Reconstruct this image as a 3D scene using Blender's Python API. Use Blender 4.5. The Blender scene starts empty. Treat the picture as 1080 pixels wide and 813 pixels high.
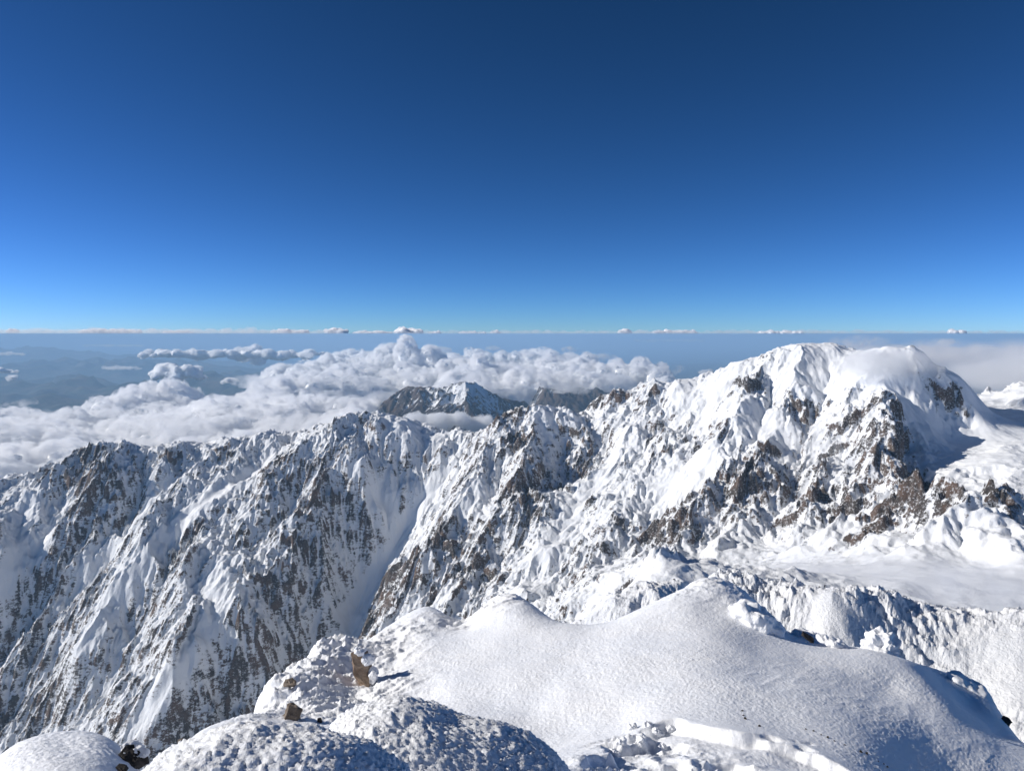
import bpy, bmesh, math, random, time
import numpy as np
T0 = time.time()
DETAIL = 1.0
random.seed(7)
sc = bpy.context.scene
COL = sc.collection
f32 = np.float32

# ------------------------------------------------------------------ camera
EYE = 2800.0                       # metres above the sea
FPX, CU, CV = 790.0, 540.0, 406.5  # focal length and centre of a 1080 x 813 frame
PITCH = math.atan(54.5 / FPX)
cp, sp = math.cos(PITCH), math.sin(PITCH)

def at(u, v, Y):
    """A point of the place: its bearing (u, v) as sighted from the summit and its distance north Y."""
    dx, df, du = (u - CU) / FPX, 1.0, (CV - v) / FPX
    y = df * cp + du * sp
    z = -df * sp + du * cp
    k = Y / y
    return (dx * k, Y, EYE + z * k)

cam = bpy.data.cameras.new("camera")
cam.sensor_fit = 'HORIZONTAL'
cam.sensor_width = 36.0
cam.lens = 36.0 * FPX / 1080.0
cam.clip_start, cam.clip_end = 0.05, 900000.0
cam_o = bpy.data.objects.new("camera", cam)
cam_o.location = (0, 0, EYE)
cam_o.rotation_euler = (math.pi / 2 - PITCH, 0, 0)
COL.objects.link(cam_o)
sc.camera = cam_o

# ------------------------------------------------------------------ noise
_rng = np.random.RandomState(11)
_P = np.concatenate([_rng.permutation(256)] * 2).astype(np.int32)
_A = _rng.rand(256) * 2 * np.pi
_GX, _GY = np.cos(_A).astype(f32), np.sin(_A).astype(f32)

def perlin(x, y, seed=0):
    x = np.asarray(x, f32) + f32(seed * 17.37); y = np.asarray(y, f32) + f32(seed * 9.71)
    ix = np.floor(x).astype(np.int32); iy = np.floor(y).astype(np.int32)
    fx = x - ix; fy = y - iy
    ix &= 255; iy &= 255
    ix1 = (ix + 1) & 255; iy1 = (iy + 1) & 255
    a, b = _P[ix], _P[ix1]
    h00, h10, h01, h11 = _P[a + iy], _P[b + iy], _P[a + iy1], _P[b + iy1]
    n00 = _GX[h00] * fx + _GY[h00] * fy
    n10 = _GX[h10] * (fx - 1) + _GY[h10] * fy
    n01 = _GX[h01] * fx + _GY[h01] * (fy - 1)
    n11 = _GX[h11] * (fx - 1) + _GY[h11] * (fy - 1)
    ux = fx * fx * fx * (fx * (fx * 6 - 15) + 10); uy = fy * fy * fy * (fy * (fy * 6 - 15) + 10)
    a = n00 + ux * (n10 - n00); b = n01 + ux * (n11 - n01)
    return (a + uy * (b - a)) * f32(1.5)

def fbm(x, y, octv=4, seed=0, gain=.5):
    s = 0; a = 1.0
    for i in range(octv):
        s = s + a * perlin(x * 2 ** i, y * 2 ** i, seed + i); a *= gain
    return s

def ridged(x, y, octv=4, seed=0, gain=.5):
    s = 0; a = 1.0; w = 1.0
    for i in range(octv):
        n = 1 - np.abs(perlin(x * 2 ** i, y * 2 ** i, seed + i)) * 1.4
        n = n * n * w
        w = np.clip(n * 1.6, 0, 1); s = s + a * n; a *= gain
    return s

def billow(x, y, octv=4, seed=0, gain=.5):
    s = 0; a = 1.0
    for i in range(octv):
        s = s + a * np.abs(perlin(x * 2 ** i, y * 2 ** i, seed + i)); a *= gain
    return s

def sstep(a, b, x):
    t = np.clip((x - a) / (b - a), 0, 1)
    return t * t * (3 - 2 * t)

def gully(x, y, dx, dy, seed):
    """Sharp ribs running down the slope: (dx, dy) is the unit vector ACROSS the slope."""
    ix = np.floor(x).astype(np.int32); iy = np.floor(y).astype(np.int32)
    fx = (x - ix).astype(f32); fy = (y - iy).astype(f32)
    va = np.zeros_like(fx); ws = np.zeros_like(fx)
    for i in (-1, 0, 1):
        for j in (-1, 0, 1):
            h = _P[_P[(ix + i + seed * 7) & 255] + ((iy + j + seed * 13) & 255)]
            px = fx - (i + .5 + .45 * _GX[h]); py = fy - (j + .5 + .45 * _GY[h])
            w = np.exp(-2.2 * (px * px + py * py))
            m = (px * dx + py * dy)
            va += w * np.cos(m * f32(2 * np.pi)); ws += w
    return va / ws

# ------------------------------------------------------------------ surfaces through sighted points
def resample(pl, step):
    out = []
    for a, b in zip(pl[:-1], pl[1:]):
        a = np.array(a, float); b = np.array(b, float)
        n = max(1, int(np.linalg.norm(b - a) / step))
        for k in range(n):
            out.append(a + (b - a) * k / n)
    out.append(np.array(pl[-1], float))
    return out

def rbf_fit(P, smooth, power=1):
    P = np.array(P, float)
    X = P[:, :2]; n = len(P)
    sc_ = 1.0
    d = np.sqrt(((X[:, None] - X[None]) ** 2).sum(-1) + 1e-9)
    K = d if power == 1 else d ** 2 * np.log(d + 1e-9)
    A = np.zeros((n + 3, n + 3))
    A[:n, :n] = K - (smooth if power == 1 else -smooth) * np.eye(n)
    A[:n, n] = 1; A[:n, n + 1:] = X; A[n, :n] = 1; A[n + 1:, :n] = X.T
    b = np.zeros(n + 3); b[:n] = P[:, 2]
    w = np.linalg.solve(A, b)
    return X, w, power

def rbf_eval(R, gx, gy):
    X, w, power = R
    q = np.stack([gx.ravel(), gy.ravel()], 1)
    out = np.empty(len(q))
    n = len(X)
    for s in range(0, len(q), 20000):
        c = q[s:s + 20000]
        d = np.sqrt(np.maximum(((c[:, None, 0] - X[None, :, 0]) ** 2 + (c[:, None, 1] - X[None, :, 1]) ** 2), 1e-9))
        K = d if power == 1 else d ** 2 * np.log(d + 1e-9)
        out[s:s + 20000] = K @ w[:n] + w[n] + c @ w[n + 1:]
    return out.reshape(gx.shape)

def bicubic(Z, fx, fy):
    """Sample grid Z[iy, ix] at fractional positions."""
    H, W = Z.shape
    ix = np.floor(fx).astype(np.int32); iy = np.floor(fy).astype(np.int32)
    tx = (fx - ix).astype(f32); ty = (fy - iy).astype(f32)
    def wts(t):
        t2 = t * t; t3 = t2 * t
        return ((1 - t) ** 3 / 6, (3 * t3 - 6 * t2 + 4) / 6, (-3 * t3 + 3 * t2 + 3 * t + 1) / 6, t3 / 6)
    wx, wy = wts(tx), wts(ty)
    out = np.zeros(fx.shape, f32)
    for j in range(4):
        jj = np.clip(iy + j - 1, 0, H - 1)
        r = 0
        for i in range(4):
            r = r + wx[i] * Z[jj, np.clip(ix + i - 1, 0, W - 1)]
        out += wy[j] * r
    return out

def blur(Z, n=1):
    for _ in range(n):
        Zp = np.pad(Z, 1, mode='edge')
        Z = (Zp[:-2, 1:-1] + Zp[2:, 1:-1] + Zp[1:-1, :-2] + Zp[1:-1, 2:] + 4 * Zp[1:-1, 1:-1]) / 8
    return Z

def grid_mesh(name, X, Y, Z, mat, attrs=None, mask=None):
    H, W = X.shape
    me = bpy.data.meshes.new(name)
    co = np.stack([X, Y, Z], -1).reshape(-1, 3).astype(f32)
    idx = np.arange(H * W, dtype=np.int32).reshape(H, W)
    q = np.stack([idx[:-1, :-1], idx[:-1, 1:], idx[1:, 1:], idx[1:, :-1]], -1).reshape(-1, 4)
    if mask is not None:
        q = q[mask[:-1, :-1].ravel()]
    me.vertices.add(len(co)); me.vertices.foreach_set('co', co.ravel())
    me.loops.add(q.size); me.loops.foreach_set('vertex_index', q.ravel())
    me.polygons.add(len(q))
    me.polygons.foreach_set('loop_start', np.arange(0, q.size, 4, dtype=np.int32))
    me.polygons.foreach_set('use_smooth', np.ones(len(q), bool))
    me.update(calc_edges=True)
    for k, a in (attrs or {}).items():
        at_ = me.attributes.new(k, 'FLOAT', 'POINT')
        at_.data.foreach_set('value', np.asarray(a, f32).ravel())
    me.materials.append(mat)
    o = bpy.data.objects.new(name, me)
    COL.objects.link(o)
    return o

def poly_mesh(name, V, F, mat, parent=None, smooth=True):
    me = bpy.data.meshes.new(name)
    me.from_pydata([tuple(map(float, v)) for v in V], [], [tuple(map(int, f)) for f in F])
    if smooth:
        me.polygons.foreach_set('use_smooth', np.ones(len(me.polygons), bool))
    me.update()
    if mat: me.materials.append(mat)
    o = bpy.data.objects.new(name, me)
    COL.objects.link(o)
    if parent: o.parent = parent
    return o

def tag(o, label=None, cat=None, group=None, kind=None):
    if label: o['label'] = label
    if cat: o['category'] = cat
    if group: o['group'] = group
    if kind: o['kind'] = kind
    return o

# ------------------------------------------------------------------ materials
class NT:
    def __init__(self, name):
        self.m = bpy.data.materials.new(name); self.m.use_nodes = True
        self.t = self.m.node_tree; self.t.nodes.clear()
        self.out = self.t.nodes.new('ShaderNodeOutputMaterial')
    def n(self, kind, **kw):
        nd = self.t.nodes.new('ShaderNode' + kind)
        for k, v in kw.items():
            if k in nd.inputs.keys(): 
                self.put(nd.inputs[k], v)
            else: setattr(nd, k, v)
        return nd
    def put(self, sock, v):
        if isinstance(v, bpy.types.NodeSocket): self.t.links.new(v, sock)
        else: sock.default_value = v
    def math(self, op, a, b=None, c=None, clamp=False):
        nd = self.t.nodes.new('ShaderNodeMath'); nd.operation = op; nd.use_clamp = clamp
        for i, v in enumerate((a, b, c)):
            if v is not None: self.put(nd.inputs[i], v)
        return nd.outputs[0]
    def noise(self, vec, scale, detail=4, rough=.55, **kw):
        nd = self.t.nodes.new('ShaderNodeTexNoise')
        nd.inputs['Scale'].default_value = scale; nd.inputs['Detail'].default_value = detail
        nd.inputs['Roughness'].default_value = rough
        for k, v in kw.items(): nd.inputs[k].default_value = v
        self.t.links.new(vec, nd.inputs['Vector'])
        return nd.outputs[0]
    def mix(self, f, a, b):
        nd = self.t.nodes.new('ShaderNodeMix'); nd.data_type = 'RGBA'
        self.put(nd.inputs[0], f); self.put(nd.inputs[6], a); self.put(nd.inputs[7], b)
        return nd.outputs[2]
    def ss(self, v, a, b, lo=0., hi=1.):
        nd = self.t.nodes.new('ShaderNodeMapRange'); nd.interpolation_type = 'SMOOTHSTEP'
        self.put(nd.inputs[0], v)
        for i, q in enumerate((a, b, lo, hi)): nd.inputs[i + 1].default_value = q
        return nd.outputs[0]
    def attr(self, name):
        nd = self.t.nodes.new('ShaderNodeAttribute'); nd.attribute_name = name
        return nd.outputs['Fac']
    def pos(self):
        return self.t.nodes.new('ShaderNodeNewGeometry').outputs['Position']
    def bump(self, h, dist, strength=1., normal=None):
        nd = self.t.nodes.new('ShaderNodeBump')
        nd.inputs['Strength'].default_value = strength; nd.inputs['Distance'].default_value = dist
        self.t.links.new(h, nd.inputs['Height'])
        if normal: self.t.links.new(normal, nd.inputs['Normal'])
        return nd.outputs[0]
    def principled(self, color, rough=.7, normal=None, spec=.3):
        b = self.t.nodes.new('ShaderNodeBsdfPrincipled')
        self.put(b.inputs['Base Color'], color); self.put(b.inputs['Roughness'], rough)
        b.inputs['Specular IOR Level'].default_value = spec
        if normal: self.t.links.new(normal, b.inputs['Normal'])
        self.t.links.new(b.outputs[0], self.out.inputs['Surface'])
        return b

SNOW = (.83, .84, .855, 1)

def mountain_material(name, rock_a, rock_b, s=1.0, lo=.38, hi=.60, rime=.25):
    m = NT(name); p = m.pos()
    n1 = m.noise(p, .035 * s, 6, .62); n2 = m.noise(p, .22 * s, 5, .65); n3 = m.noise(p, .9 * s, 3, .6)
    sn = m.attr('snow')
    mp = m.t.nodes.new('ShaderNodeMapping'); mp.inputs['Scale'].default_value = (1, 1, 2.6); mp.inputs['Rotation'].default_value = (.3, .25, 0)
    m.t.links.new(p, mp.inputs['Vector'])
    n4 = m.noise(mp.outputs[0], .07 * s, 5, .7)
    v = m.math('ADD', sn, m.math('MULTIPLY', m.math('SUBTRACT', n1, .5), .5))
    v = m.math('ADD', v, m.math('MULTIPLY', m.math('SUBTRACT', n4, .5), .8))
    v = m.math('ADD', v, m.math('MULTIPLY', m.math('SUBTRACT', n2, .5), .5))
    v = m.math('ADD', v, m.math('MULTIPLY', m.math('SUBTRACT', n3, .5), .3))
    mask = m.ss(v, lo, hi)
    rc = m.mix(m.ss(m.noise(p, .02 * s, 4, .6), .42, .62), rock_a, rock_b)
    rc = m.mix(m.ss(n3, .35, .7), m.mix(.45, rc, (.02, .018, .016, 1)), rc)
    rc = m.mix(m.math('MULTIPLY', m.ss(n2, .5, .72), m.math('MULTIPLY', m.attr('rime'), rime + .0)), rc, SNOW)
    col = m.mix(mask, rc, SNOW)
    hb = m.math('ADD', m.math('MULTIPLY', n2, m.math('SUBTRACT', 1.5, m.math('MULTIPLY', mask, m.attr('calm')))), m.math('MULTIPLY', n3, m.math('SUBTRACT', .8, m.math('MULTIPLY', mask, m.math('MULTIPLY', m.attr('calm'), .7)))))
    nb = m.bump(hb, 2.6 / s, 1.)
    m.principled(col, .75, nb, .2)
    return m.m

# ------------------------------------------------------------------ the main massif, one to three kilometres off
def build_massif():
    crest_l = [(-300,590,2300),(-160,548,2450),(-60,522,2560),(0,505,2600),(30,497,2610),(61,490,2610),(83,480,2610),(105,469,2610),(125,465.5,2610),(147,473,2620),(167,473,2630),
               (194,468,2640),(217,465,2650),(222,468,2660),(236,462,2680),(255,461,2700),(278,455,2720),(297,452.5,2740),(321,456,2760),(350,462,2800)]
    crest_m = [(325,458,2480),(347,452,2520),(367,443.5,2550),(383,435,2570),(394,435,2580),(411,439,2590),(430,440,2600),(450,449,2610),(467,456,2600),
               (483,452,2580),(503,456,2540),(530,442,2470),(547,435,2440),(578,426,2430),(600,433,2460),(622,442,2470)]
    crest_r = [(605,437,2560),(622,424,2540),(639,412.5,2520),(667,412,2500),(686,400,2470),(697,403,2460),(722,400,2440),(748,398,2410),(758,390,2390),
               (775,382,2370),(792,377.5,2340),(803,376,2320),(820,367,2290),(833,362,2270),(853,360,2250),(883,361,2250),(895,368,2230)]
    crest_s = [(895,380,2160),(917,372,2110),(937,365,2080),(955,365,2060),(970,374,2040),(990,384,2010),(1000,392,1995),(1012,398,1980)]
    far_r = [(1025,420,2500),(1042,409,2480),(1057,412,2480),(1067,407,2500),(1085,403,2550),(1150,390,2600),(1250,385,2600)]
    near_r = [(1050,432,2250),(1067,419,2200),(1075,417.5,2180),(1095,419,2150),(1160,415,2100),(1250,410,2100)]
    ribs = [
        [(125,466,2610),(110,500,2480),(85,540,2390),(50,590,2280),(15,640,2200),(-30,710,2080),(-70,780,1980)],
        [(147,473,2620),(130,520,2470),(105,560,2370),(70,610,2270),(30,680,2130),(-10,750,2020)],
        [(217,465,2650),(192,505,2530),(150,545,2420),(115,590,2310),(75,650,2180),(35,730,2040),(0,790,1950)],
        [(325,458,2480),(290,497,2400),(240,530,2330),(200,562,2260),(175,585,2210),(150,620,2130),(120,680,2010),(85,740,1910),(50,800,1830)],
        [(394,436,2580),(360,470,2450),(345,500,2360),(325,545,2250),(300,590,2140),(290,620,2080),(270,665,1990),(235,720,1900),(200,780,1810)],
        [(578,427,2430),(560,465,2290),(550,500,2150),(530,540,2040),(505,580,1940),(480,620,1850),(465,660,1770)],
        [(530,436,2470),(510,475,2300),(494,508,2190),(470,545,2090),(440,590,1990),(412,640,1900),(395,668,1850)],
        [(600,434,2460),(622,475,2300),(614,503,2210)],
        [(550,500,2150),(575,525,2030),(568,560,1900),(556,590,1800),(540,618,1720)],
        [(686,400,2470),(672,440,2320),(660,462,2240)],
        [(748,398,2410),(720,440,2250),(690,480,2090),(660,520,1950),(640,555,1840),(618,588,1750)],
        [(820,367,2290),(792,400,2160),(770,440,2010),(750,494,1840),(738,522,1760),(722,550,1680),(700,580,1590)],
        [(853,360,2250),(842,385,2180),(832,420,2060),(820,450,1960),(802,482,1850),(782,520,1740),(772,560,1610)],
        [(895,380,2160),(888,415,2020),(880,450,1900),(870,485,1790),(852,520,1680),(842,560,1550)],
        [(930,404,1960),(921,414,1905),(924,442,1790),(930,472,1680),(941,505,1580),(925,535,1490),(902,560,1420)],
    ]
    gullies = [
        [(678,453,2330),(650,486,2230),(630,519,2130),(605,544,2040),(594,567,1970),(578,597,1880),(560,622,1800),(530,660,1720)],
        [(492,476,2460),(469,505,2410),(442,535,2370),(425,566,2335),(405,597,2285),(388,627,2225),(371,668,2150),(345,715,2060),(310,790,1960)],
        [(300,478,2620),(264,506,2500),(222,530,2400),(189,562,2300),(160,592,2220),(125,640,2110),(80,710,1990)],
        [(205,580,2180),(219,600,2130),(229,625,2070),(222,658,1990),(205,690,1920),(155,757,1830)],
        [(28,522,2480),(28,559,2370),(17,595,2280),(-5,645,2170)],
        [(165,490,2560),(170,520,2470),(140,560,2370),(95,605,2280)],
        [(70,520,2520),(62,560,2400),(38,600,2310)],
        [(365,478,2420),(385,505,2380),(410,540,2370)],
    ]
    feet = [
        [(972,442,1900),(962,475,1790),(965,508,1690)],
        [(1019,440,1925),(1000,442,1915),(985,440,1905)],[(1027,432,1980),(1029,428,2060),(1027,424,2140)],
        [(1035,432,2180),(1050,445,2100),(1080,437,2080)],
        [(1000,465,1880),(990,495,1720),(972,520,1640)],
        [(1080,470,1750),(1040,488,1640),(1150,470,1750)],
        [(891,566,1420),(850,592,1360),(780,602,1370),(700,604,1450),(640,612,1600)],
        [(935,590,1230),(980,612,1010),(1030,628,900),(1080,634,850),(1200,640,820)],
        [(880,614,1080),(800,606,1180),(740,608,1300)],
    ]
    spur = [  # the rimed buttress below the bowl
        [(1200,575,1150),(1120,550,1200),(1080,533,1230),(1058,512,1250),(1035,499,1275),(1019,493,1285),(997,496,1305),(972,512,1350),(945,535,1410)],
        [(1019,494,1285),(1010,538,1190),(975,567,1165),(944,590,1195)],[(1019,494,1285),(1050,545,1150),(1080,590,1020)],
    ]
    near = [[(668,610,860),(690,590,900),(725,582,960),(770,592,960),(830,608,900),(880,620,850)]]
    P = []
    def add(pl, step, back=None):
        w = [at(*q) for q in pl]
        for q in resample(w, step):
            P.append(q)
            if back: P.append(q + np.array([0, back[0], -back[1]]))
    for c in (crest_l, crest_m, crest_r, far_r): add(c, 45, (420, 330))
    add(crest_s, 40); add(near_r, 60)
    for q in [(1010,397,2060),(1000,393,2090),(985,388,2090),(1014,400,2020),(1008,397,2000),(1000,392,2030),(992,388,2040)]: P.append(np.array(at(*q)))
    RIB, GUL = 72.0, 66.0
    ribs += spur
    ribw = [np.array(resample([at(*q) for q in r], 25)) for r in ribs]
    gulw = [np.array(resample([at(*q) for q in g], 25)) for g in gullies]
    for r in ribs:
        w = resample([at(*q) for q in r], 60); n = len(w)
        for i, q in enumerate(w):
            P.append(q - np.array([0, 0, RIB * min(1, i / 3.0) * (.45 if r in ribs[:3] else 1)]))
    for g in gullies:
        w = resample([at(*q) for q in g], 60); n = len(w)
        for i, q in enumerate(w):
            P.append(q + np.array([0, 0, GUL * min(1, i / 3.0)]))
    for g in feet: add(g, 70)
    add(near[0], 50)
    hidden = [(-1700,1000,-1350),(-1200,1150,-1250),(-1000,900,-1150),(-700,1000,-1120),(-500,1250,-1000),(-700,600,-900),(-300,450,-700),(0,380,-420),(-250,1250,-900),
              (0,1250,-700),(-100,900,-650),(150,1250,-560),(100,700,-480),(400,450,-380),(700,450,-370),(1100,500,-370),(1700,600,-340),(-1700,1550,-1350),(-2300,1400,-1400),
              (-2300,900,-1200),(1700,900,-300),(2300,700,-250),(-2300,450,-1200),(-1200,450,-1100),(2300,450,-300),(300,450,-400),
              (-2400,2050,-1050),(-2420,2900,-1100),(-2400,3400,-1500),(-1500,3400,-1500),(-700,3400,-1200),(0,3400,-1100),(800,3400,-950),(1600,3400,-700),(2400,3400,-600)]
    for x, y, z in hidden: P.append(np.array([x, y, EYE + z]))
    # thin out coincident points
    seen = {}; Q = []
    for p in P:
        k = (round(p[0] / 22), round(p[1] / 22))
        if k in seen: continue
        seen[k] = 1; Q.append(p)
    R = rbf_fit(Q, 6.0)
    x0, x1, y0, y1 = -2450., 2350., 430., 3350.
    cs = 14.0
    cxs = np.arange(x0 - 60, x1 + 61, cs); cys = np.arange(y0 - 60, y1 + 61, cs)
    CX, CY = np.meshgrid(cxs, cys)
    base_c = rbf_eval(R, CX, CY).astype(f32)
    def dist(pls):
        best = np.full(CX.shape, 1e9); ramp = np.zeros(CX.shape)
        for w_ in pls:
            for i in range(0, len(w_)):
                d2 = (CX - w_[i, 0]) ** 2 + (CY - w_[i, 1]) ** 2
                m = d2 < best
                best = np.where(m, d2, best); ramp = np.where(m, min(1, i * 25 / 180.0), ramp)
        return np.sqrt(best), ramp
    dr, rr = dist(ribw); dg, rg = dist(gulw)
    base_c = (base_c + RIB * rr * np.exp(-dr / 80) - GUL * rg * np.exp(-dg / 62)).astype(f32)
    st = 2.6 / DETAIL
    xs = np.arange(x0, x1, st, dtype=f32); ys = np.arange(y0, y1, st, dtype=f32)
    X, Y = np.meshgrid(xs, ys)
    wx = 16 * fbm(X / 130, Y / 130, 3, 3); wy = 16 * fbm(X / 130, Y / 130, 3, 23)
    Z = bicubic(base_c, (X + wx - cxs[0]) / cs, (Y + wy - cys[0]) / cs)
    # painted-by-place roughness: calm snowfields against craggy faces
    def blob(pts):
        a = np.zeros_like(Z)
        for (u, v, yy, r, k) in pts:
            p = at(u, v, yy)
            a = np.maximum(a, k * np.exp(-((X - p[0]) ** 2 + (Y - p[1]) ** 2) / (r * r)))
        return a
    calm = blob([(1020,462,1900,200,1),(1070,450,1950,260,1),(1040,480,1700,110,.9),(905,385,2120,100,.85),(870,375,2200,110,.8),(860,405,2080,75,.85),
                 (800,440,2000,80,.8),(830,395,2150,60,.6),(740,480,1930,70,.6),(700,500,1980,70,.7),(760,400,2330,80,.7),(720,415,2380,60,.7),
                 (578,432,2390,45,.9),(600,440,2400,45,.8),(430,447,2560,60,.75),(460,455,2560,50,.8),(1060,590,1020,110,.9),(980,610,980,150,1),(900,612,1050,160,1),(820,605,1150,150,.9),
                 (1080,600,950,200,1),(1090,560,1120,60,.5),(800,600,1280,110,.8),(260,507,2490,40,.9),(225,528,2400,36,.9),(285,490,2570,40,.8),(28,540,2420,50,.6),
                 (500,520,2150,50,.6),(690,600,1500,120,.5),(600,700,700,230,.9),(640,640,850,120,.8),(1060,425,2300,140,.8),(670,470,2200,40,.5),(937,374,2065,75,.8),(967,380,2035,60,.7),(905,395,2080,95,.95),(930,398,1990,60,.95),(955,395,1990,55,.8),(985,392,2030,45,.8),(868,368,2235,60,.6)])
    DG = bicubic((np.exp(-(dg / 34) ** 2) * rg).astype(f32), (X + wx - cxs[0]) / cs, (Y + wy - cys[0]) / cs)
    rough = (1 - .93 * calm) * (1 - .8 * np.clip(DG, 0, 1))
    rough = rough * (1 - .12 * sstep(120, 420, X))
    tot = np.zeros_like(Z)
    amp, wl = 26.0, 200.0
    for k in range(6):
        gy_, gx_ = np.gradient(blur(Z, 3 if k else 8), st)
        g = np.sqrt(gx_ ** 2 + gy_ ** 2) + 1e-5
        dx, dy = -gy_ / g, gx_ / g
        ww = wl * .35
        jx = X + ww * .5 * perlin(X / wl, Y / wl, 40 + k); jy = Y + ww * .5 * perlin(X / wl, Y / wl, 60 + k)
        n = gully(jx / wl, jy / wl, dx, dy, k + 1)
        n = np.where(n > 0, n, n * .8)
        mod = rough * sstep(.12, .75, g) * (.6 + .7 * np.clip(perlin(X / 400, Y / 400, 80 + k) + .5, 0, 1.2))
        d = amp * n * mod
        Z = Z + d; tot += d
        amp *= .57; wl *= .53
    # blocky crags
    cr = ridged(X / 150, Y / 150, 3, 5, .4) - 1.0
    Z += rough * 12 * cr
    Z += rough * 3.4 * (ridged(X / 34, Y / 34, 4, 9, .55) - .9)
    Z += (.12 + rough) * 1.1 * fbm(X / 9, Y / 9, 2, 19)
    Z += 2.2 * fbm(X / 60, Y / 60, 3, 29)
    # rock steps: short cliffs that break the snow slopes (u, v, distance, radius, height)
    steps = [(792,405,2150,42,34),(852,425,2040,48,42),(690,418,2400,45,22),(745,462,2080,45,30),(805,468,1900,45,26),(860,520,1690,46,36),(890,540,1600,50,40),
             (835,530,1650,45,36),(785,515,1750,50,36),(690,550,1800,45,34),(705,565,1720,38,34),(655,540,1860,35,24),(760,440,2020,40,22),(720,455,2150,45,26),
             (700,470,2120,40,22),(550,455,2330,45,40),(600,455,2370,60,34),(575,490,2200,45,28),(545,515,2100,40,30),(470,565,2020,40,32),(440,570,2040,35,26),(500,580,1920,45,36),
             (900,445,1880,50,34),(930,440,1860,45,30),(1005,428,1945,34,34),(985,430,1960,40,40),(948,445,1830,48,-70),(946,465,1760,48,-70),(950,485,1690,46,-70),(953,503,1620,42,-60),(945,556,1370,50,48),(962,545,1350,45,38),(925,575,1330,45,36),
             (330,520,2300,50,30),(310,560,2200,50,28),(280,610,2090,55,36),(250,560,2240,50,22),(180,480,2570,60,26),(110,490,2450,60,26),(235,480,2600,60,26),
             (460,430,2600,40,18),(655,425,2480,45,26),(625,430,2520,40,24),(880,470,1830,40,22)]
    for (u, v, yy, r, hgt) in steps:
        p = at(u, v, yy)
        i0, i1 = int((p[0] - 3 * r - x0) / st), int((p[0] + 3 * r - x0) / st)
        j0, j1 = int((p[1] - 3 * r - y0) / st), int((p[1] + 3 * r - y0) / st)
        i0, j0 = max(i0, 0), max(j0, 0)
        S = (slice(j0, j1), slice(i0, i1))
        if Z[S].size < 4: continue
        lx = X[S] - p[0]; ly = Y[S] - p[1]
        lx = lx + r * .55 * fbm(X[S] / 34, Y[S] / 34, 3, 91); ly = ly + r * .6 * fbm(X[S] / 30, Y[S] / 30, 3, 92)
        g = np.exp(-(lx * lx + ly * ly * 1.2) / (r * r))
        Z[S] += abs(hgt) * g * np.tanh(((ly + lx * .25) if hgt > 0 else (.3 * ly - lx)) / (r * .16)) * .6
    gy_, gx_ = np.gradient(Z, st)
    nz = 1 / np.sqrt(1 + gx_ ** 2 + gy_ ** 2)
    g2y, g2x = np.gradient(blur(Z, 22), st)
    nz2 = 1 / np.sqrt(1 + g2x ** 2 + g2y ** 2)
    curv = blur(Z, 16) - Z                      # hollows hold snow, ribs lose it
    low = sstep(EYE - 250, EYE - 1000, blur(Z, 20))
    left = sstep(500, -700, X)
    bare = blob([(945,558,1360,65,.13),(925,575,1330,60,.16),(975,540,1350,40,.08),(1005,425,1950,40,.20),(965,435,1900,30,.2)]) - blob([(345,610,2150,150,.13),(330,660,2050,130,.10),(120,520,2400,120,.08),(30,620,2200,150,.10)])
    snow = .035 - bare - .012 * sstep(150, 450, X) + .03 * sstep(0, -500, X) + nz * .75 + nz2 * .25 + np.clip(curv * .035, -.12, .16) - .02 * low - .015 * left + .35 * calm + .22 * np.clip(DG, 0, 1) + .10 * perlin(X / 300, Y / 300, 77)
    rime = 1 - left * .7
    mat = mountain_material("snow_and_rock", (.085, .07, .06, 1), (.185, .122, .088, 1), 1.0, .39, .57, .8)
    o = grid_mesh("mountain_range", X, Y, Z, mat, {'snow': snow, 'rime': rime, 'calm': .55 + .75 * calm + .3 * np.clip(DG, 0, 1)})
    tag(o, kind='structure')
    return o
build_massif()
print("massif", time.time() - T0)

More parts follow.
